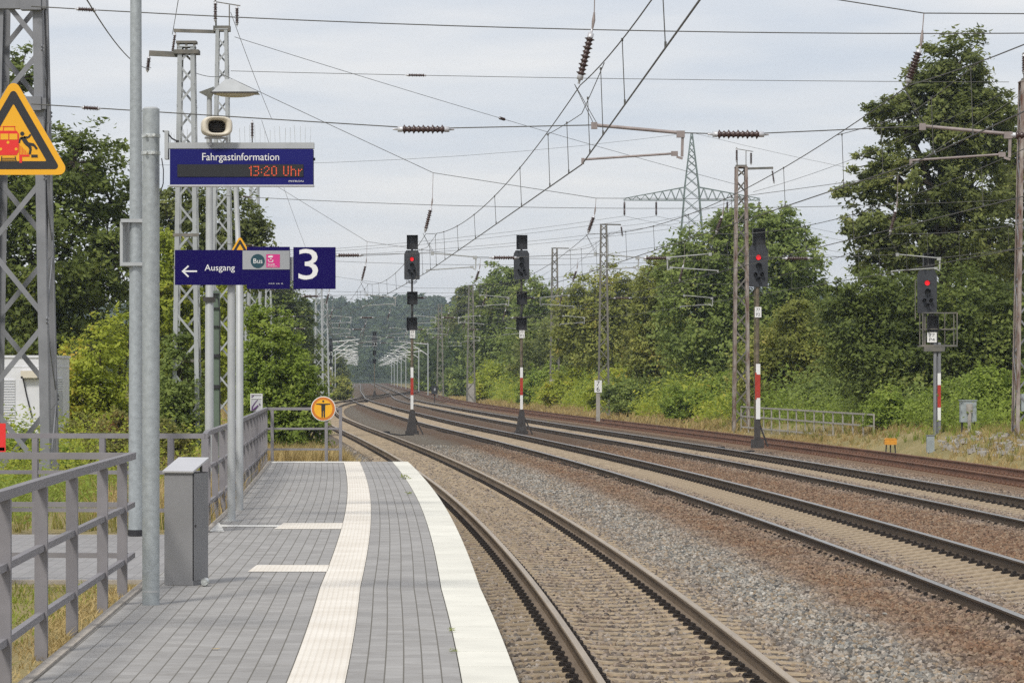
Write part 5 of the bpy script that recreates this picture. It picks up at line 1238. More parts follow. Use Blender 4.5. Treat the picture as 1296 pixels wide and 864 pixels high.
for t, side in zip(mr[:2], (-1, -1)):
    topgear(t, (zat(104, 104) if t is mr[0] else zat(212, 154)) - t.location.z, side)
t = mr[0]; mb = MB(); mb.bar((0.1, -0.3, zat(489, 104) - t.location.z), (0.9, -0.3, zat(489, 104) - t.location.z), 0.05, 0.07); mb.bar((0.1, -0.3, zat(520, 104) - t.location.z), (0.9, -0.3, zat(520, 104) - t.location.z), 0.05, 0.07); mb.bar((0.15, -0.3, zat(545, 104) - t.location.z), (0.6, -0.3, zat(522, 104) - t.location.z), 0.04, 0.04); mb.build('bracket', M['dark'], t)
x = xat(1297, 104); z0, z1 = zat(520, 104) - t.location.z, zat(498, 104) - t.location.z
mb = MB(); mb.box((x - 15.86, -0.35, (z0 + z1) / 2), (0.34, 0.22, z1 - z0)); mb.build('mast_box', M['cabinet'], t)
t = mr[2]; h = zat(284, 206) - t.location.z
mb = MB(); mb.bar((-0.1, 0, h), (1.05, 0, h - 0.02), 0.09, 0.08); mb.build('crossarm', M['mastfar'], t); insulator(t, (0, 0, 0), (1.05, 0, h - 0.05), (1.15, 0, h - 0.75), 1.2)
for t in mr[3:5]:
    h = (zat(314, 258) if t is mr[3] else zat(361, 330)) - t.location.z
    mb = MB(); mb.bar((-0.1, 0, h), (1.1, 0, h - 0.02), 0.08, 0.08); mb.build('crossarm', M['mastfar'], t)
    mb = MB(); mb.box((0, 0, 0.9), (0.8, 0.8, 2.2)); mb.build('foot', M['concrete'], t)
ml = [mast(xat(403.5, 310), 310, zat(352, 310), 0.95, 0.6, 0.13, 'nearer of the two pale lattice masts standing together below the platform number sign', 'mastpale'),
      mast(xat(411.5, 362), 362, zat(379, 362), 0.95, 0.55, 0.13, 'farther of the two pale lattice masts standing together below the platform number sign', 'mastpale')]
mast(-16.4, 206, 11.4, 0.85, 0.34, 0.10, 'pale lattice mast hidden low behind the exit sign poles', 'mastpale')
mast(-18.5, 258, 11.4, 0.85, 0.34, 0.10, 'pale lattice mast behind the dark round crowned tree left of the tracks', 'mastpale')
mast(17.4, 50, 13.2, 1.02, 0.52, 0.175, 'big lattice mast outside the right edge carrying the nearest cross-span', 'mast')
# feeder and earth wires between masts
def feeder(pts, sag, label, r=0.009, ins=None):
    a = Vector(pts[0]); t = thing('feeder_wire', a, label, 'wire', 'single wires between masts'); o = t.location
    wire(t, o, polyline(pts, sag, 2.0), r, 'wire_strand')
    if ins:
        for f in ins:
            p, q = Vector(pts[0]), Vector(pts[-1]); d_ = (q - p).normalized(); c_ = p.lerp(q, f); c_.z -= sag * 4 * f * (1 - f) * ((q - p).length / 10) ** 2
            insulator(t, o, c_ - d_ * 0.35, c_ + d_ * 0.35, 0.9)
P_ = lambda x, y, Y: tuple(at(x, y, Y))
feeder([P_(60, -90, 30), P_(191, 86, 84)], 0.012, 'wire dropping from the top edge to the arm of the boxy headed mast')
feeder([P_(297, 47, 102), P_(945, 237, 154)], 0.004, 'long wire slanting down across the sky from the tallest left mast, with one small insulator', ins=[0.42])
feeder([P_(292, 90, 102), P_(1277, 104, 104)], 0.012, 'long sagging wire across the sky above the tall signals, with one small insulator', ins=[0.235])
feeder([P_(246, 92, 84), P_(283, 96, 102)], 0.02, 'short slack wire between the two pale masts beside the lantern')
feeder([P_(292, 16, 102), P_(344, 151, 154)], 0.003, 'steep wire joining the heads of the two pale masts')
feeder([P_(218, 44, 102), P_(235, -60, 60)], 0.003, 'thin wire rising out of the picture above the tall left mast')
feeder([P_(953, 243, 154), P_(1284, 112, 104)], 0.01, 'wire rising rightwards from the mast behind the fence signal to the right edge mast')
feeder([P_(940, 250, 154), P_(788, 286, 206)], 0.008, 'wire running back from the mast behind the fence signal')
feeder([P_(331, 152, 154), P_(404, 352, 310)], 0.002, 'long thin wire descending from the display mast to the far pale masts')
feeder([P_(788, 290, 206), P_(716, 318, 258)], 0.006, 'short far wire between two dark right-hand masts')
# ------------------------------------------------------------------ high-voltage pylon behind the trees
Yp_ = 494.0
x0 = xat(875.5, Yp_); zt = zat(168, Yp_); za = zat(237, Yp_)
t = thing('power_pylon', (x0, Yp_, -0.2), 'green-grey high-voltage pylon with one wide crossarm rising behind the trees', 'pylon')
pr = [(0.0, 3.6), (za - 2.2, 1.18), (za + 0.2, 1.02), (zt + 0.2, 0.08)]
def pw(z): return float(np.interp(z, [p[0] for p in pr], [p[1] for p in pr]))
for sx in (-1, 1):
    for sy in (-1, 1):
        mb = MB(); zz = [p[0] for p in pr]
        for a, b in zip(zz[:-1], zz[1:]): mb.bar((sx * pw(a), sy * pw(a), a), (sx * pw(b), sy * pw(b), b), 0.16, 0.16)
        mb.build('leg', M['pylon'], t)
mb = MB(); z = 0.0
while z < zt - 0.5:
    z2 = z + max(0.9, 1.55 * pw(z)); z2 = min(z2, zt)
    for s in (-1, 1):
        mb.bar((-pw(z), s * pw(z), z), (pw(z2), s * pw(z2), z2), 0.09, 0.09); mb.bar((pw(z), s * pw(z), z), (-pw(z2), s * pw(z2), z2), 0.09, 0.09)
        mb.bar((s * pw(z), -pw(z), z), (s * pw(z2), pw(z2), z2), 0.09, 0.09); mb.bar((s * pw(z), pw(z), z), (s * pw(z2), -pw(z2), z2), 0.09, 0.09)
    z = z2
mb.build('bracing', M['pylon'], t)
zl, zu = zat(253.5, Yp_) + 0.2, zat(237, Yp_) + 0.2; L_ = (875.5 - 789) * Yp_ / F
for s in (-1, 1):
    mb = MB()
    for sy in (-1, 1):
        mb.bar((s * 1.1, sy * 1.0, zl), (s * L_, sy * 0.12, zl), 0.11, 0.11); mb.bar((s * 1.0, sy * 0.9, zu), (s * L_, sy * 0.12, zl + 0.25), 0.10, 0.10)
        n = 7
        for i in range(n):
            f0, f1 = i / n, (i + 0.5) / n; f2 = (i + 1) / n
            up = lambda f: (s * (1.1 + (L_ - 1.1) * f), sy * (1 - 0.88 * f), zu + (zl + 0.25 - zu) * f); lo_ = lambda f: (s * (1.1 + (L_ - 1.1) * f), sy * (1 - 0.88 * f), zl)
            mb.bar(lo_(f0), up(f1), 0.08, 0.08); mb.bar(up(f1), lo_(f2), 0.08, 0.08)
    for i in range(8): mb.bar((s * (1.1 + (L_ - 1.1) * i / 8), -(1 - 0.11 * i), zl), (s * (1.1 + (L_ - 1.1) * (i + 1) / 8), 1 - 0.11 * (i + 1), zl), 0.07, 0.07)
    arm = mb.build('crossarm', M['pylon'], t)
    for f in (0.985, 0.52):
        x = s * L_ * f; mb = MB(); mb.lathe((x, 0, zl), (x, 0, zl - 2.3), [(0, .03), (.1, .03), (.12, .14), (.5, .14), (.52, .05), (.54, .14), (.92, .14), (.94, .03), (1, .03)], 8); mb.build('insulator', M['ins'], arm)
mb = MB()
for i, (xx, zz) in enumerate(((-L_ * .985, zl - 2.3), (-L_ * .52, zl - 2.3), (L_ * .52, zl - 2.3), (L_ * .985, zl - 2.3), (0, zt + 0.2))):
    pts = [(xx + 190 * f, 160 * f, zz - 9 * 4 * f * (1 - f) + 2 * f) for f in np.linspace(0, 1, 24)]; mb.tube(pts, 0.022, 4, False)
    pts = [(xx - 190 * f, -160 * f, zz - 9 * 4 * f * (1 - f)) for f in np.linspace(0, 1, 24)]; mb.tube(pts, 0.022, 4, False)
mb.build('conductor', M['wirepale'], t)
# ------------------------------------------------------------------ far cantilever masts along the vanishing line
ordn = ['first', 'second', 'third', 'fourth', 'fifth', 'sixth', 'seventh', 'eighth', 'ninth', 'tenth', 'eleventh', 'twelfth']
def cantilever(side):
    mb = MB(); mb.box((0, 0, 3.3), (0.17, 0.16, 7.6)); p = mb.build('pole', M['mastpale'], None, (0, 0, 0))
    mb = MB(); s = -side; mb.tube([(0, 0, 7.0), (s * 3.9, 0, 7.35)], 0.06, 6); mb.tube([(0, 0, 5.5), (s * 2.6, 0, 7.2)], 0.07, 6); mb.tube([(s * 0.9, 0, 6.05), (s * 3.7, 0, 5.75)], 0.06, 6); mb.tube([(s * 2.6, 0, 7.2), (s * 3.9, 0, 6.7)], 0.05, 6); mb.tube([(s * 3.7, 0, 5.75), (s * 2.8, 0, 5.5)], 0.045, 6)
    a = mb.build('cantilever_arm', M['armbright'], None, (0, 0, 0))
    return p, a
for side, tr, nm, grp in ((-1, T2, 'left', 'far cantilever masts left of the tracks'), (1, T3, 'right', 'far cantilever masts right of the tracks')):
    p, a = cantilever(side); first = True
    for k in range(8):
        y = (440 if side < 0 else 470) + k * 74; x = float(tr(y)) + side * (3.6 if side < 0 else 4.6)
        t = thing('cantilever_mast', (x, y, -0.2), f'pale far mast with a bright cantilever arm, {ordn[k]} of the {nm} row from the camera', 'cantilever mast', grp)
        if first: p.parent = t; a.parent = t; first = False
        else: dup(p, t); dup(a, t)

# ------------------------------------------------------------------ vegetation
vr = np.random.default_rng(11)
def leaf_quads(P, nrm_up, L, W, rng_, out=None):
    """rhombic leaves at points P with jittered orientation"""
    n = len(P); nv = rng_.normal(size=(n, 3)) * 0.62; nv[:, 2] = np.abs(nv[:, 2]) + nrm_up
    if out is not None: nv = nv + 0.55 * out
    nv /= np.linalg.norm(nv, axis=1)[:, None]
    a = np.cross(nv, rng_.normal(size=(n, 3))); a /= np.linalg.norm(a, axis=1)[:, None] + 1e-9
    b = np.cross(nv, a); s = rng_.uniform(0.45, 1.0, (n, 1)) + 0.75 * rng_.random((n, 1)) ** 3
    V = np.stack([P + a * L * s, P + b * W * s - nv * 0.15 * L * s, P - a * L * s, P - b * W * s - nv * 0.15 * L * s], 1).reshape(-1, 3)
    return V, np.arange(4 * n).reshape(n, 4)
def crown(blobs, nleaf, leaf, rng_, per=34, spread=0.17, ragged=0.16):
    """blobs: (cx, cy, cz, rx, ry, rz) -> leaf points in clumps near the surface of the lobes"""
    w_ = np.array([b[3] * b[5] for b in blobs]); w_ = w_ / w_.sum(); pts = []; cl = []
    for b, ww in zip(blobs, w_):
        nc_ = max(5, int(nleaf * ww / per)); c = np.array(b[:3]); r = np.array(b[3:])
        d_ = rng_.normal(size=(nc_, 3)); d_ /= np.linalg.norm(d_, axis=1)[:, None]
        f = 1 - np.abs(rng_.normal(0, 0.22, (nc_, 1))); f = np.clip(f, 0.12, 1) + np.clip(rng_.normal(0, ragged, (nc_, 1)), -0.05, 0.42)
        cc = c + d_ * r * f; cl.append((c, cc))
        m_ = min(r); k = rng_.uniform(0.55, 1.35, (nc_, 1)) * spread * m_
        k = np.maximum(k, leaf * 1.3)
        off = rng_.normal(size=(nc_, per, 3)) * k[:, None]; off[:, :, 2] *= 0.62
        pts.append((cc[:, None] + off).reshape(-1, 3))
    return np.concatenate(pts), cl
def plant(name, cat, label, Y, px, m, nleaf, leaf, group=None, trunk=None, seed=0, zbase=None, spread=0.17, per=34, ragged=0.16, depth=1.0, asp=0.55):
    """a tree or bush; px = lobes measured in the picture (x, y, half width, half height) at distance Y"""
    rg = np.random.default_rng(1000 + seed); blobs = []
    mx_ = float(np.mean([p[0] for p in px])); wx = float(np.mean([p[2] for p in px])); Y0 = Y
    if mx_ > 520:       # keep clear of the outer track
        while xat(mx_, Y) - float(T4(Y)) < (3.4 if cat == 'bush' else 5.0) + 0.8 * wx * Y / F and Y < 620: Y += 4
    elif Y > 66:
        while float(T1(Y)) - xat(mx_, Y) < 3.0 + 0.8 * wx * Y / F and Y < 620: Y += 4
    leaf *= Y / Y0
    for (x, y, a, b) in px:
        rx, rz = a * Y / F, b * Y / F
        blobs.append([xat(x, Y), Y + rg.uniform(-0.5, 0.5) * rx * depth, zat(y, Y), rx, max(rx, 0.6 * rz) * depth, rz])
    shoots = []
    if cat == 'bush':
        zg = gzz(float(np.mean([b[0] for b in blobs])), Y)
        for b in list(blobs):      # foliage reaches down to the ground
            lo = b[2] - b[5]
            if lo > zg + 0.1 and b[2] - zg < 3.2 * b[5] + 1.5:
                hz_ = (b[2] - zg) / 2; blobs.append([b[0], b[1] - 0.2 * b[4], zg + hz_ * 0.95, b[3] * 0.92, b[4], hz_])
            for k in range(int(4 + 2.5 * b[3])):
                a_ = rg.uniform(0, 6.28); q = rg.uniform(0.2, 0.95); h_ = rg.uniform(0.25, 0.75) * b[5]
                p0 = np.array([b[0] + math.cos(a_) * q * b[3], b[1] + math.sin(a_) * q * b[4], b[2] + math.sqrt(1 - q * q) * b[5] * 0.9]); d0 = np.array([rg.normal(0, 0.3), rg.normal(0, 0.3), 1.0]) * h_
                nn = int(8 + 10 * h_); f = rg.random((nn, 1)); shoots.append(p0 + d0 * f + rg.normal(0, leaf * 0.7, (nn, 3)) * (1.15 - f))
    cx = float(np.average([b[0] for b in blobs], weights=[b[3] for b in blobs])); 
    if trunk is not None: cx = xat(trunk, Y)
    zb = gzz(cx, Y) if zbase is None else zbase
    o = Vector((cx, Y, zb)); t = thing(name, o, label, cat, group)
    pts, cl = crown([[b[0] - o.x, b[1] - o.y, b[2] - o.z, *b[3:]] for b in blobs], nleaf, leaf, rg, per, spread, ragged)
    if shoots: pts = np.concatenate([pts, np.concatenate(shoots) - np.array(o)])
    pts = pts[pts[:, 2] > 0.05]
    cen = np.array([b[:3] for b in blobs]) - np.array(o); rad = np.array([b[3:] for b in blobs]); dd = (pts[:, None] - cen[None]) / rad[None]; q_ = np.argmin((dd ** 2).sum(2), 1); ov = dd[np.arange(len(pts)), q_]; ov /= np.linalg.norm(ov, axis=1)[:, None] + 1e-6
    V, Q = leaf_quads(pts, 0.40, leaf, leaf * asp, rg, ov)
    fast_mesh('crown' if cat == 'tree' else 'foliage', V, Q, m, t)
    mb = MB(); top = max(b[2] for b in blobs) - o.z; r0 = max(0.03, min(0.32, top * 0.022))
    if cat == 'tree':
        mid = Vector((0.1 * r0, 0, top * 0.45)); mb.tube([(0, 0, -0.3), (0.15 * r0, 0, top * 0.2), mid, (0.2, 0.1, top * 0.8)], [r0 * 1.25, r0, r0 * 0.75, r0 * 0.25], 8)
        for c, cc in cl:
            c = Vector(c); s = Vector((0.1 * r0, 0, max(0.25 * top, min(0.75 * top, c.z * 0.6)))); mb.tube([s, s.lerp(c, 0.5) + Vector((0, 0, 0.05 * top)), c], [r0 * 0.5, r0 * 0.34, r0 * 0.18], 6)
            for q in cc[:: max(1, len(cc) // 10)]: mb.tube([c, Vector(q)], [r0 * 0.16, 0.012], 4)
    else:
        for c, cc in cl:
            c = Vector(c)
            for q in cc[:: max(1, len(cc) // 5)]: mb.tube([(c.x * 0.6, c.y * 0.6, -0.1), c.lerp(Vector(q), 0.3), Vector(q)], [0.03, 0.02, 0.008], 4)
    mb.build('trunk' if cat == 'tree' else 'stems', M['bark'], t)
    return t
GL, GR, GBL, GBR = 'trees left of the tracks', 'trees right of the tracks', 'bushes left of the tracks', 'bushes right of the tracks'
# left
plant('broadleaf_tree', 'tree', 'big dark green tree at the left edge behind the nearest lattice mast', 122, [(45, 235, 75, 62), (98, 208, 52, 46), (60, 330, 85, 80), (138, 255, 38, 60), (0, 240, 60, 60), (115, 380, 50, 65), (20, 410, 70, 60), (150, 330, 26, 60), (25, 100, 26, 40), (-40, 330, 60, 110), (80, 440, 60, 40)], M['L_dark'], 46000, 0.11, GL, 50, 1, spread=0.17, per=46, ragged=0.22)
plant('broadleaf_tree', 'tree', 'dark tree showing between the poles behind the blue display board', 142, [(222, 320, 46, 60), (285, 285, 40, 45), (305, 330, 40, 48), (250, 390, 50, 55), (320, 310, 26, 28), (230, 260, 30, 30), (335, 285, 12, 14)], M['L_oak'], 22000, 0.115, GL, 262, 2, ragged=0.24, spread=0.17, per=44)
plant('conifer_tree', 'tree', 'dark rounded evergreen tree left of the two far pale masts', 214, [(360, 400, 34, 42), (345, 440, 40, 50), (378, 440, 22, 60), (352, 375, 28, 25), (330, 390, 30, 60)], M['L_dark'], 24000, 0.13, GL, 352, 3, ragged=0.07)
plant('broadleaf_tree', 'tree', 'yellow-green tree glowing between the galvanised posts and the lamp post', 131, [(208, 350, 26, 60), (228, 400, 30, 70), (280, 430, 24, 70), (212, 450, 34, 60), (262, 470, 40, 50), (282, 360, 14, 40)], M['L_yellow'], 26000, 0.105, GL, 240, 4)
plant('bush', 'bush', 'yellowish bush with orange tips right of the white hut', 90, [(128, 452, 36, 44), (154, 430, 26, 32), (98, 480, 30, 36), (146, 498, 40, 40), (108, 515, 40, 36), (84, 462, 10, 26)], M['L_yellow'], 20000, 0.062, GBL, None, 5)
plant('bush', 'bush', 'mid green bush right of the galvanised posts below the boxy headed mast', 84, [(228, 478, 30, 48), (212, 515, 26, 36), (244, 510, 22, 40), (226, 440, 20, 24)], M['L_mid'], 13000, 0.055, GBL, None, 6)
plant('bush', 'bush', 'large fresh green bush left of the round orange sign', 112, [(334, 425, 24, 34), (362, 432, 18, 34), (342, 472, 38, 40), (380, 478, 22, 34), (318, 480, 22, 44), (365, 505, 36, 24), (400, 498, 16, 20), (325, 410, 14, 22)], M['L_light'], 30000, 0.075, GBL, None, 7)
plant('bush', 'bush', 'low reddish shrub below the yellowish bush on the left', 74, [(112, 540, 30, 14), (150, 536, 26, 18), (200, 544, 24, 14)], M['L_red'], 8000, 0.045, GBL, None, 8)
plant('bush', 'bush', 'bright green weeds-like shrub under the nearest lattice mast', 57, [(20, 575, 40, 26), (70, 590, 40, 22), (-20, 570, 30, 30)], M['L_light'], 9000, 0.038, GBL, None, 9)
plant('bush', 'bush', 'green shrub in front of the white hut', 76, [(26, 552, 34, 14), (66, 550, 22, 12), (-14, 545, 30, 20)], M['L_mid'], 6000, 0.045, GBL, None, 10)
plant('bush', 'bush', 'grey green shrub beside the far dark signal left of the tracks', 250, [(424, 492, 14, 12), (408, 485, 12, 16), (436, 488, 10, 10)], M['L_olive'], 4000, 0.12, GBL, None, 11)
plant('bush', 'bush', 'small weedy bush at the foot of the lamp post fence', 58, [(228, 556, 22, 16), (205, 560, 18, 14), (140, 560, 30, 16)], M['L_red'], 5000, 0.035, GBL, None, 12)
for i, (x, y, a, b, Y, lb, m) in enumerate(((388, 455, 18, 34, 330, 'dark far tree just left of the pale mast pair', 'L_dark'), (400, 470, 14, 22, 420, 'far tree seen through the pale mast pair', 'L_mid'), (428, 468, 9, 17, 620, 'distant tree left of the bright cantilever arms', 'L_oak'))):
    plant('broadleaf_tree', 'tree', lb, Y, [(x, y, a, b), (x - a * 0.6, y + b * 0.5, a * 0.8, b * 0.7), (x + a * 0.5, y + b * 0.55, a * 0.7, b * 0.6)], M[m], 6000, 0.16 * Y / 330, GL, None, 20 + i)
# right: the two big trees
plant('broadleaf_tree', 'tree', 'tallest tree on the right with a ragged pointed top against the sky', 140, [(1208, 88, 40, 48), (1178, 108, 32, 28), (1248, 150, 34, 40), (1190, 125, 46, 40), (1128, 140, 30, 18), (1150, 160, 40, 30), (1215, 170, 50, 40), (1120, 205, 34, 22), (1095, 238, 34, 22), (1160, 230, 56, 36), (1230, 240, 50, 44), (1110, 285, 46, 30), (1180, 300, 70, 46), (1255, 310, 50, 50), (1080, 290, 18, 16), (1262, 185, 26, 22), (1120, 330, 40, 30), (1240, 120, 22, 30)], M['L_oak'], 56000, 0.112, GR, 1195, 31, ragged=0.26, spread=0.16, per=58)
plant('broadleaf_tree', 'tree', 'tree cut by the right edge behind the rust streaked mast', 146, [(1290, 150, 26, 34), (1285, 210, 40, 44), (1300, 290, 46, 60), (1330, 230, 50, 90), (1290, 370, 50, 60)], M['L_oak'], 20000, 0.115, GR, 1310, 32, ragged=0.24, spread=0.16, per=50)
plant('broadleaf_tree', 'tree', 'broad dark tree behind the caged signal under the tallest tree', 133, [(1085, 420, 46, 50), (1150, 400, 56, 56), (1225, 400, 58, 60), (1280, 420, 40, 60), (1120, 465, 60, 46), (1200, 460, 70, 50), (1060, 385, 24, 26), (1100, 370, 34, 30), (1270, 470, 40, 50)], M['L_dark'], 46000, 0.10, GR, 1180, 33)
plant('broadleaf_tree', 'tree', 'broad domed tree behind the fence signal, right of the pylon', 188, [(955, 295, 56, 34), (905, 320, 48, 42), (1000, 325, 42, 40), (870, 350, 42, 46), (945, 360, 76, 60), (1015, 370, 34, 40), (880, 410, 50, 60), (960, 440, 70, 60), (985, 280, 26, 20), (925, 280, 22, 16)], M['L_mid'], 52000, 0.135, GR, 930, 34, ragged=0.17, spread=0.17, per=46)
plant('broadleaf_tree', 'tree', 'yellowing tree at the left flank of the broad domed tree', 205, [(835, 365, 28, 34), (828, 410, 30, 44), (855, 440, 40, 46), (846, 340, 18, 20), (815, 450, 24, 40)], M['L_olive'], 22000, 0.13, GR, 838, 35)
plant('broadleaf_tree', 'tree', 'brown-tinged small tree between the fence and the caged signal', 160, [(1005, 430, 34, 42), (980, 455, 32, 44), (1030, 460, 34, 46), (1008, 398, 18, 20), (955, 478, 30, 34)], M['L_olive'], 20000, 0.10, GR, 1004, 36)
plant('broadleaf_tree', 'tree', 'brownish loose tree between the kilometre board mast and the yellowing tree', 250, [(742, 385, 28, 36), (775, 385, 30, 44), (798, 370, 20, 26), (760, 425, 44, 44), (718, 410, 22, 40), (795, 430, 24, 44)], M['L_olive'], 22000, 0.15, GR, 762, 37, ragged=0.22)
plant('broadleaf_tree', 'tree', 'green tree with an uneven top just right of the unlit signal', 265, [(690, 400, 24, 40), (668, 385, 22, 34), (706, 430, 26, 40), (675, 440, 40, 40)], M['L_mid'], 16000, 0.15, GR, 684, 38)
plant('broadleaf_tree', 'tree', 'light topped tall tree between the two tall signals', 300, [(634, 358, 20, 24), (655, 350, 12, 14), (622, 390, 26, 36), (648, 400, 26, 40), (630, 440, 40, 40), (610, 420, 18, 36)], M['L_mid'], 22000, 0.17, GR, 630, 39, ragged=0.2)
plant('broadleaf_tree', 'tree', 'mid green tree behind the dark mast with the concrete foot', 370, [(596, 410, 18, 36), (580, 432, 18, 34), (606, 440, 24, 36), (590, 380, 12, 20)], M['L_oak'], 14000, 0.2, GR, 594, 40)
plant('broadleaf_tree', 'tree', 'far green tree right of the red signal between the first tracks', 440, [(560, 430, 14, 34), (572, 420, 14, 36), (556, 455, 18, 26), (545, 450, 10, 24)], M['L_mid'], 9000, 0.22, GR, 562, 41)
plant('broadleaf_tree', 'tree', 'hazy tree at the right end of the far tree row', 560, [(538, 440, 11, 30), (528, 455, 10, 22), (546, 460, 12, 18)], M['L_mid'], 6000, 0.26, GR, 537, 42)
plant('broadleaf_tree', 'tree', 'dark background tree filling the gap behind the kilometre board', 290, [(730, 440, 60, 40), (790, 450, 60, 40), (690, 455, 40, 30), (850, 460, 60, 40)], M['L_oak'], 20000, 0.17, GR, 765, 43)
# right: bushes along the outer track
bl = [('fresh green bush below the caged signal', 122, [(1215, 515, 40, 30), (1250, 500, 34, 36), (1180, 520, 26, 24), (1280, 510, 30, 34)], 'L_light', 16000, 0.07),
      ('light green bush at the right end of the tube fence', 121, [(1125, 520, 22, 28), (1110, 540, 18, 18), (1148, 530, 22, 24)], 'L_light', 10000, 0.065),
      ('grey green bush behind the tube fence', 150, [(1035, 500, 34, 26), (1060, 480, 30, 34), (1080, 515, 34, 30)], 'L_mid', 12000, 0.085),
      ('green bush behind the left end of the tube fence', 163, [(985, 510, 26, 26), (958, 505, 22, 30), (1010, 520, 22, 20)], 'L_mid', 10000, 0.085),
      ('rounded green bush left of the mast behind the fence signal', 168, [(900, 510, 26, 24), (875, 518, 22, 20), (918, 500, 18, 26), (858, 512, 20, 22)], 'L_light', 12000, 0.085),
      ('green bush right of the kilometre board', 182, [(832, 512, 26, 24), (806, 510, 24, 26), (785, 505, 22, 24), (845, 495, 20, 20)], 'L_mid', 12000, 0.095),
      ('yellowish bush right behind the kilometre board', 196, [(775, 492, 22, 22), (760, 498, 18, 20), (795, 485, 18, 20)], 'L_yellow', 9000, 0.1),
      ('bright yellow-green bush left of the kilometre board', 214, [(726, 492, 26, 26), (708, 500, 22, 18), (742, 485, 16, 20)], 'L_yellow', 11000, 0.105),
      ('green bush just right of the unlit signal foot', 232, [(684, 492, 22, 22), (700, 485, 18, 24), (668, 500, 16, 14)], 'L_light', 9000, 0.115),
      ('lime green bush left of the unlit signal', 252, [(632, 482, 28, 24), (652, 488, 20, 20), (612, 492, 20, 16)], 'L_yellow', 11000, 0.125),
      ('dark green bush at the concrete foot of the far mast', 300, [(590, 488, 22, 16), (574, 482, 16, 16), (606, 490, 16, 14)], 'L_mid', 8000, 0.14),
      ('far low bush right of the vanishing tracks', 420, [(548, 480, 14, 12), (534, 484, 10, 8), (560, 480, 12, 14)], 'L_light', 5000, 0.19),
      ('small weed-like bush on the stony bank at the right edge', 98, [(1266, 568, 10, 14), (1272, 560, 8, 10)], 'L_mid', 1500, 0.05)]
for i, (lb, Y, px, m, n, lf) in enumerate(bl):
    plant('bush', 'bush', lb, Y, px, M[m], n, lf, GBR, None, 60 + i)
# low tangle of weeds and saplings in front of the trees (one mass)
def tangle(name, fx, y0, y1, n, hmin, hmax, m, leaf, seed, per=16):
    rg = np.random.default_rng(seed); y = y0 + (y1 - y0) * rg.random(n); x = np.asarray(fx(y), float) + rg.random(n) ** 1.3 * rg.uniform(1.5, 4.5, n)
    h = rg.uniform(hmin, hmax, n) * (0.35 + 0.9 * np.abs(np.sin(y * 0.21 + 1.7 * np.sin(y * 0.083)))); z = gz(x, y)
    f = rg.random((n, per, 1)); base = np.stack([x, y, z], 1)[:, None]; ln = rg.normal(0, 0.22, (n, 1, 2)) * h[:, None, None]
    P = base + np.concatenate([ln * f, h[:, None, None] * f], 2) + rg.normal(0, 1, (n, per, 3)) * (0.10 + 0.20 * h[:, None, None] * (1.05 - f)) * np.array([1, 1, 0.5])
    P = P.reshape(-1, 3); V, Q = leaf_quads(P, 0.5, leaf, leaf * 0.45, rg); return tag(fast_mesh(name, V, Q, m), kind='stuff')
tangle('undergrowth', lambda y: T4(y) + 4.2, 112, 190, 1500, 0.5, 1.6, M['L_light'], 0.075, 81)
tangle('undergrowth', lambda y: T4(y) + 3.6, 165, 330, 2600, 0.5, 2.2, M['L_yellow'], 0.11, 82)
tangle('undergrowth', lambda y: T4(y) + 4.0, 150, 380, 2600, 0.6, 2.4, M['L_light'], 0.12, 83)
tangle('undergrowth', lambda y: T4(y) + 4.8, 120, 300, 2000, 0.8, 2.8, M['L_mid'], 0.11, 84)
tangle('undergrowth', lambda y: -13 + 0 * y, 66, 84, 900, 0.4, 1.5, M['L_light'], 0.05, 85)
tangle('undergrowth', lambda y: T1(y) - 9.5, 70, 110, 1500, 0.4, 1.5, M['L_yellow'], 0.055, 86)
tangle('undergrowth', lambda y: -9.0 + 0 * y, 46, 62, 700, 0.25, 0.9, M['L_yellow'], 0.04, 87)
tangle('undergrowth', lambda y: -11.5 + 0 * y, 36.2, 50, 1500, 0.12, 0.5, M['L_yellow'], 0.028, 88)
tangle('undergrowth', lambda y: -8.6 + 0 * y, 36.0, 52, 1500, 0.10, 0.42, M['L_light'], 0.028, 89)
# far wood at the end of the line and the wooded hill (nobody could count the trees)
def wood(name, pts, h, wd, per, m, leaf, seed):
    rg = np.random.default_rng(seed); allp = []
    for (x, y) in pts:
        z = float(gz(x, y)); hh = h * rg.uniform(0.7, 1.25); ww = wd * rg.uniform(0.7, 1.3); d_ = rg.normal(size=(per, 3)); d_ /= np.linalg.norm(d_, axis=1)[:, None]
        d_[:, 2] = np.abs(d_[:, 2]) * np.where(rg.random(per) < 0.75, 1, -0.6); f = 1 - np.abs(rg.normal(0, 0.18, (per, 1)))
        allp.append(np.array([x, y, z + hh * 0.5]) + d_ * np.array([ww, ww, hh * 0.5]) * f + rg.normal(0, 0.25, (per, 3)))
    P = np.concatenate(allp); V, Q = leaf_quads(P, 0.5, leaf, leaf * 0.7, rg)
    return tag(fast_mesh(name, V, Q, m), kind='stuff')
rg = np.random.default_rng(5); pts = []
for i in range(620):
    y = rg.uniform(450, 1285); s = rg.choice([-1, 1]); q = rg.random() ** 1.6; x = (float(T2(y)) - 7.5 - 60 * q) if s < 0 else (float(T4(y)) + 5 + 60 * q); pts.append((x, y))
for i in range(110): pts.append((float(T2(1270)) + rg.uniform(-60, 70), rg.uniform(1225, 1300)))
for i in range(150):
    y = rg.uniform(120, 460); s = rg.choice([-1, 1]); pts.append((float(T1(y)) - rg.uniform(26, 70), y) if s < 0 else (float(T4(y)) + rg.uniform(20, 70), y))
wood('far_wood', pts, 8.5, 4.0, 330, M['L_far'], 0.46, 6)
pts = []
for i in range(2600):
    y = 1330 + 640 * rg.random() ** 0.8; x = rg.uniform(-330, 250) * y / 1600 - 40; pts.append((x, y))
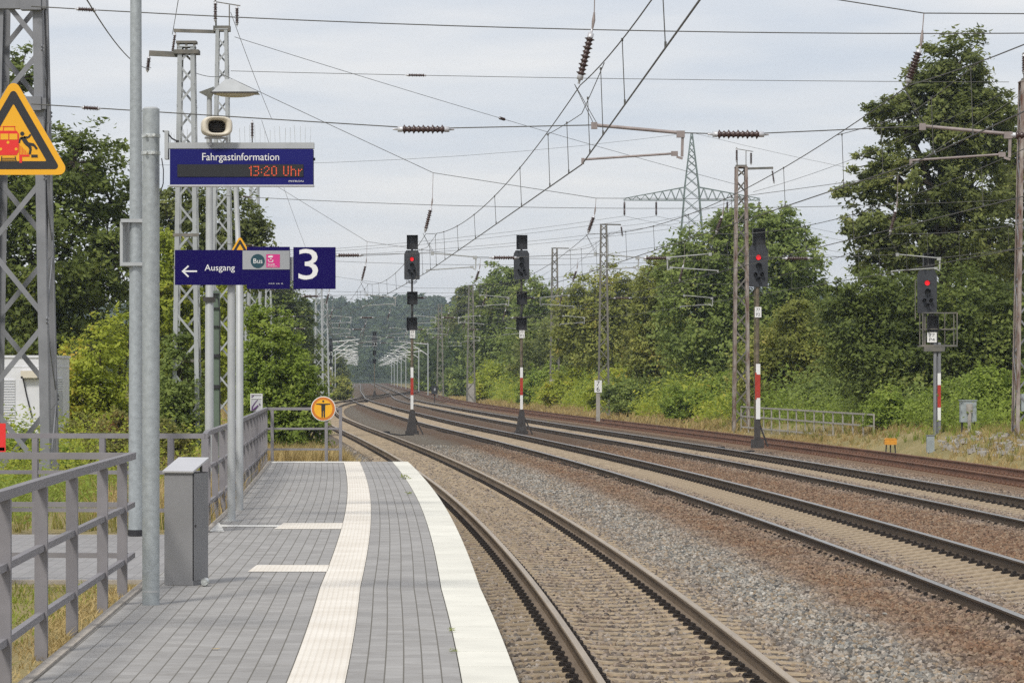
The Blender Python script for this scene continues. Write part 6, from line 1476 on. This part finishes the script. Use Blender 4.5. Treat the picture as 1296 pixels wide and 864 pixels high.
wood('hill_forest', pts, 13, 4.6, 95, M['L_far'], 1.35, 7)

# ------------------------------------------------------------------ grasses (stuff)
def grass(name, n, region, hmin, hmax, m, seed, wd=0.008, lean=0.35):
    rg = np.random.default_rng(seed); Pts = region(rg, n); n = len(Pts)
    h = rg.uniform(hmin, hmax, n) * rg.uniform(0.6, 1.0, n); a = rg.uniform(0, 2 * math.pi, n); w_ = wd * rg.uniform(0.6, 1.5, n)
    ln = rg.normal(0, lean, (n, 2)) * h[:, None]; px_, py_ = np.cos(a) * w_, np.sin(a) * w_
    z0 = Pts[:, 2] - 0.02
    A = np.stack([Pts[:, 0] - px_, Pts[:, 1] - py_, z0], 1); B = np.stack([Pts[:, 0] + px_, Pts[:, 1] + py_, z0], 1)
    mx_, my_ = Pts[:, 0] + ln[:, 0] * 0.4, Pts[:, 1] + ln[:, 1] * 0.4
    Cc = np.stack([mx_ + px_ * 0.75, my_ + py_ * 0.75, z0 + h * 0.6], 1); D = np.stack([mx_ - px_ * 0.75, my_ - py_ * 0.75, z0 + h * 0.6], 1)
    E_ = np.stack([Pts[:, 0] + ln[:, 0], Pts[:, 1] + ln[:, 1], z0 + h], 1)
    V = np.stack([A, B, Cc, D, E_], 1).reshape(-1, 3); k = np.arange(n) * 5
    Q = np.stack([k, k + 1, k + 2, k + 3], 1); T = np.stack([k + 3, k + 2, k + 4, k + 4], 1)
    T2_ = np.stack([k + 3, k + 2, k + 4], 1)
    # two triangles + tip as triangles
    F_ = np.concatenate([np.stack([k, k + 1, k + 2], 1), np.stack([k, k + 2, k + 3], 1), T2_])
    return tag(fast_mesh(name, V, F_, m), kind='stuff')
def patchy(rg, x, y, sc, th):
    v = np.sin(x * sc + 1.3 * np.sin(y * sc * 0.23)) + np.sin(y * sc * 0.31 + 2 * np.sin(x * sc * 0.7)) + rg.normal(0, 0.6, len(x)); return v > th
def reg(fx0, fx1, y0, y1, sc=1.0, th=-9, clump=0):
    def f(rg, n):
        y = y0 + (y1 - y0) * rg.random(n); x0 = np.asarray(fx0(y), float); x1 = np.asarray(fx1(y), float); x = x0 + (x1 - x0) * rg.random(n)
        if clump:
            k = n // clump; i = rg.integers(0, k, n); y = y[i] + rg.normal(0, 0.10, n); x = x[i] + rg.normal(0, 0.035, n)
        keep = patchy(rg, x, y, sc, th); x, y = x[keep], y[keep]
        return np.stack([x, y, gz(x, y)], 1)
    return f
cst = lambda v: (lambda y: v + 0 * np.asarray(y, float))
kl = lambda d_: (lambda y: CURB(y) - d_)
# near strip beside the first railing: thin bleached tufts by the kerb, greener behind
grass('dry_grass', 9000, reg(kl(0.42), kl(0.08), 14, 26.6, 3.0, -0.6, 14), 0.02, 0.10, M['G_dry'], 21, 0.004, 0.8)
grass('green_grass', 26000, reg(cst(-5.5), kl(0.34), 14, 26.8, 1.6, -0.2, 16), 0.02, 0.09, M['G_green'], 22, 0.005, 0.6)
grass('mixed_grass', 9000, reg(cst(-6.0), kl(0.3), 14, 26.8, 2.6, 0.2, 16), 0.03, 0.12, M['G_mix'], 23, 0.005, 0.6)
# beyond the exit path
grass('mixed_grass', 30000, reg(cst(-9.5), kl(0.16), 36, 64, 1.2, -0.8, 18), 0.08, 0.35, M['G_mix'], 24, 0.006)
grass('green_grass', 26000, reg(cst(-13), kl(0.9), 36.5, 70, 0.9, 0.0, 18), 0.10, 0.4, M['G_green'], 25, 0.008)
grass('dry_grass', 14000, reg(kl(1.6), kl(0.12), 36, 64.5, 1.4, 0.0, 18), 0.08, 0.5, M['G_dry'], 26, 0.006)
# beyond the platform end
t1 = lambda d_: (lambda y: T1(y) + d_)
grass('dry_grass', 60000, reg(t1(-5.2), t1(-1.95), 65.2, 118, 1.0, -1.0, 20), 0.08, 0.55, M['G_dry'], 27, 0.008)
grass('mixed_grass', 26000, reg(t1(-8.5), t1(-2.4), 65, 150, 0.9, -0.3, 20), 0.10, 0.6, M['G_mix'], 28, 0.010)
grass('dry_grass', 20000, reg(t1(-7.5), t1(-2.3), 110, 260, 0.6, -0.5, 20), 0.1, 0.5, M['G_dry'], 29, 0.02)
# right bank
t4 = lambda d_: (lambda y: T4(y) + d_)
grass('dry_grass', 40000, reg(t4(1.9), t4(5.0), 68, 160, 0.8, -0.4, 20), 0.05, 0.30, M['G_dry'], 30, 0.010)
grass('mixed_grass', 26000, reg(t4(2.6), t4(7.5), 72, 170, 0.8, 0.0, 20), 0.10, 0.45, M['G_mix'], 31, 0.011)
grass('green_grass', 16000, reg(t4(3.2), t4(9), 80, 170, 0.7, 0.3, 20), 0.12, 0.6, M['G_green'], 32, 0.012)
grass('dry_grass', 30000, reg(t4(1.9), t4(4.6), 160, 420, 0.4, -1.2, 20), 0.1, 0.55, M['G_dry'], 33, 0.022)
grass('track_weeds', 1600, reg(t4(-2.1), t4(1.9), 100, 240, 0.8, 0.6, 16), 0.04, 0.28, M['G_mix'], 34, 0.012)
# pale rubble on the right bank
rb = []
mb = MB()
for i in range(420):
    y = rnd.uniform(78, 112); x = float(T4(y)) + rnd.uniform(2.9, 4.4); z = gzz(x, y) + 0.01; s = rnd.uniform(0.05, 0.17)
    mb.box((x, y, z + s * 0.2), (s * rnd.uniform(.8, 1.6), s, s * rnd.uniform(.5, .9)), rot=Matrix.Rotation(rnd.uniform(0, 3), 3, 'Z') @ Matrix.Rotation(rnd.uniform(-.4, .4), 3, 'X'))
tag(mb.build('rubble', M['concrete']), kind='stuff')

# ------------------------------------------------------------------ small things on the platform
def weed(x, y, z, s, label, seed):
    rg = np.random.default_rng(seed); n = 26; a = rg.uniform(0, 6.28, n); r = s * rg.uniform(0.3, 1, n)
    P = np.stack([np.cos(a) * r * 0.5, np.sin(a) * r * 0.5, 0.01 + s * 0.35 * rg.random(n)], 1)
    V, Q = leaf_quads(P, 1.2, s * 0.26, s * 0.05, rg)
    o = fast_mesh('weed', V, Q, M['G_green'], None, (x, y, z)); tag(o, label, 'weed', 'weeds growing in the platform joints')
for i, (x, y, s, lb) in enumerate(((571, 800, 0.055, 'small green weed in the joint of the edge slabs, second nearest'), (574, 826, 0.05, 'small green weed in the joint of the edge slabs, nearest the camera'), (513, 606, 0.16, 'spreading green weed near the far end of the edge slabs'), (517, 626, 0.10, 'low dark weed just before the spreading weed at the far slabs'))):
    Y = 1.62 * F / (y - HOR); weed(xat(x, Y), Y, PZ, s, lb, 70 + i)
def leaf(x, y, s, m, label, rz):
    Y = 1.62 * F / (y - HOR); xx = xat(x, Y); mb = MB((xx, Y, PZ + 0.006)); c_, s_ = math.cos(rz), math.sin(rz)
    prof = [(-1, 0), (-0.6, 0.35), (0, 0.5), (0.6, 0.3), (1.1, 0), (0.6, -0.32), (0, -0.48), (-0.6, -0.33)]
    n = len(prof); vs = [(xx + (a * c_ - b * s_) * s, Y + (a * s_ + b * c_) * s * 1.2, PZ + 0.006 + 0.35 * s * (a * a * 0.5 + abs(b) * 0.4)) for a, b in prof] + [(xx, Y, PZ + 0.007)]
    mb.add(vs, [(i, (i + 1) % n, n) for i in range(n)]); tag(mb.build('fallen_leaf', m), label, 'leaf', 'fallen leaves on the paving')
leaf(273, 822, 0.028, M['yleaf'], 'pale yellow leaf lying on the pavers below the litter bin', 0.3)
leaf(366, 621, 0.04, M['rleaf'], 'reddish leaf lying on the pavers beyond the exit sign poles', 0.8)
leaf(402, 598, 0.04, M['rleaf'], 'reddish leaf lying on the pavers near the platform end', 0.2)
Yl = 19.6; xl_ = xat(62, Yl)
mb = MB((xl_, Yl, 0.68)); mb.add([(xl_ - .03, Yl, .70), (xl_, Yl - .02, .68), (xl_ + .035, Yl, .705), (xl_, Yl + .03, .73)], [(0, 1, 2, 3)]); tag(mb.build('fallen_leaf', M['yleaf']), 'bright yellow leaf lying in the dry grass under the nearest railing', 'leaf', 'fallen leaves on the paving')

# ------------------------------------------------------------------ summer haze
hz = MB(); x0, x1, y0, y1, z0, z1 = -950, 950, -60, 2300, -3.0, 57
hz.box(((x0 + x1) / 2, (y0 + y1) / 2, (z0 + z1) / 2), (x1 - x0, y1 - y0, z1 - z0))
hm = bpy.data.materials.new('haze_air'); hm.use_nodes = True; t_ = hm.node_tree; t_.nodes.clear()
oo = N(t_, 'ShaderNodeOutputMaterial'); pv = N(t_, 'ShaderNodeVolumePrincipled'); pv.inputs['Color'].default_value = (0.74, 0.87, 1.0, 1); pv.inputs['Density'].default_value = HAZE; pv.inputs['Anisotropy'].default_value = 0.2
t_.links.new(pv.outputs[0], oo.inputs['Volume'])
tag(hz.build('haze', hm), kind='stuff')
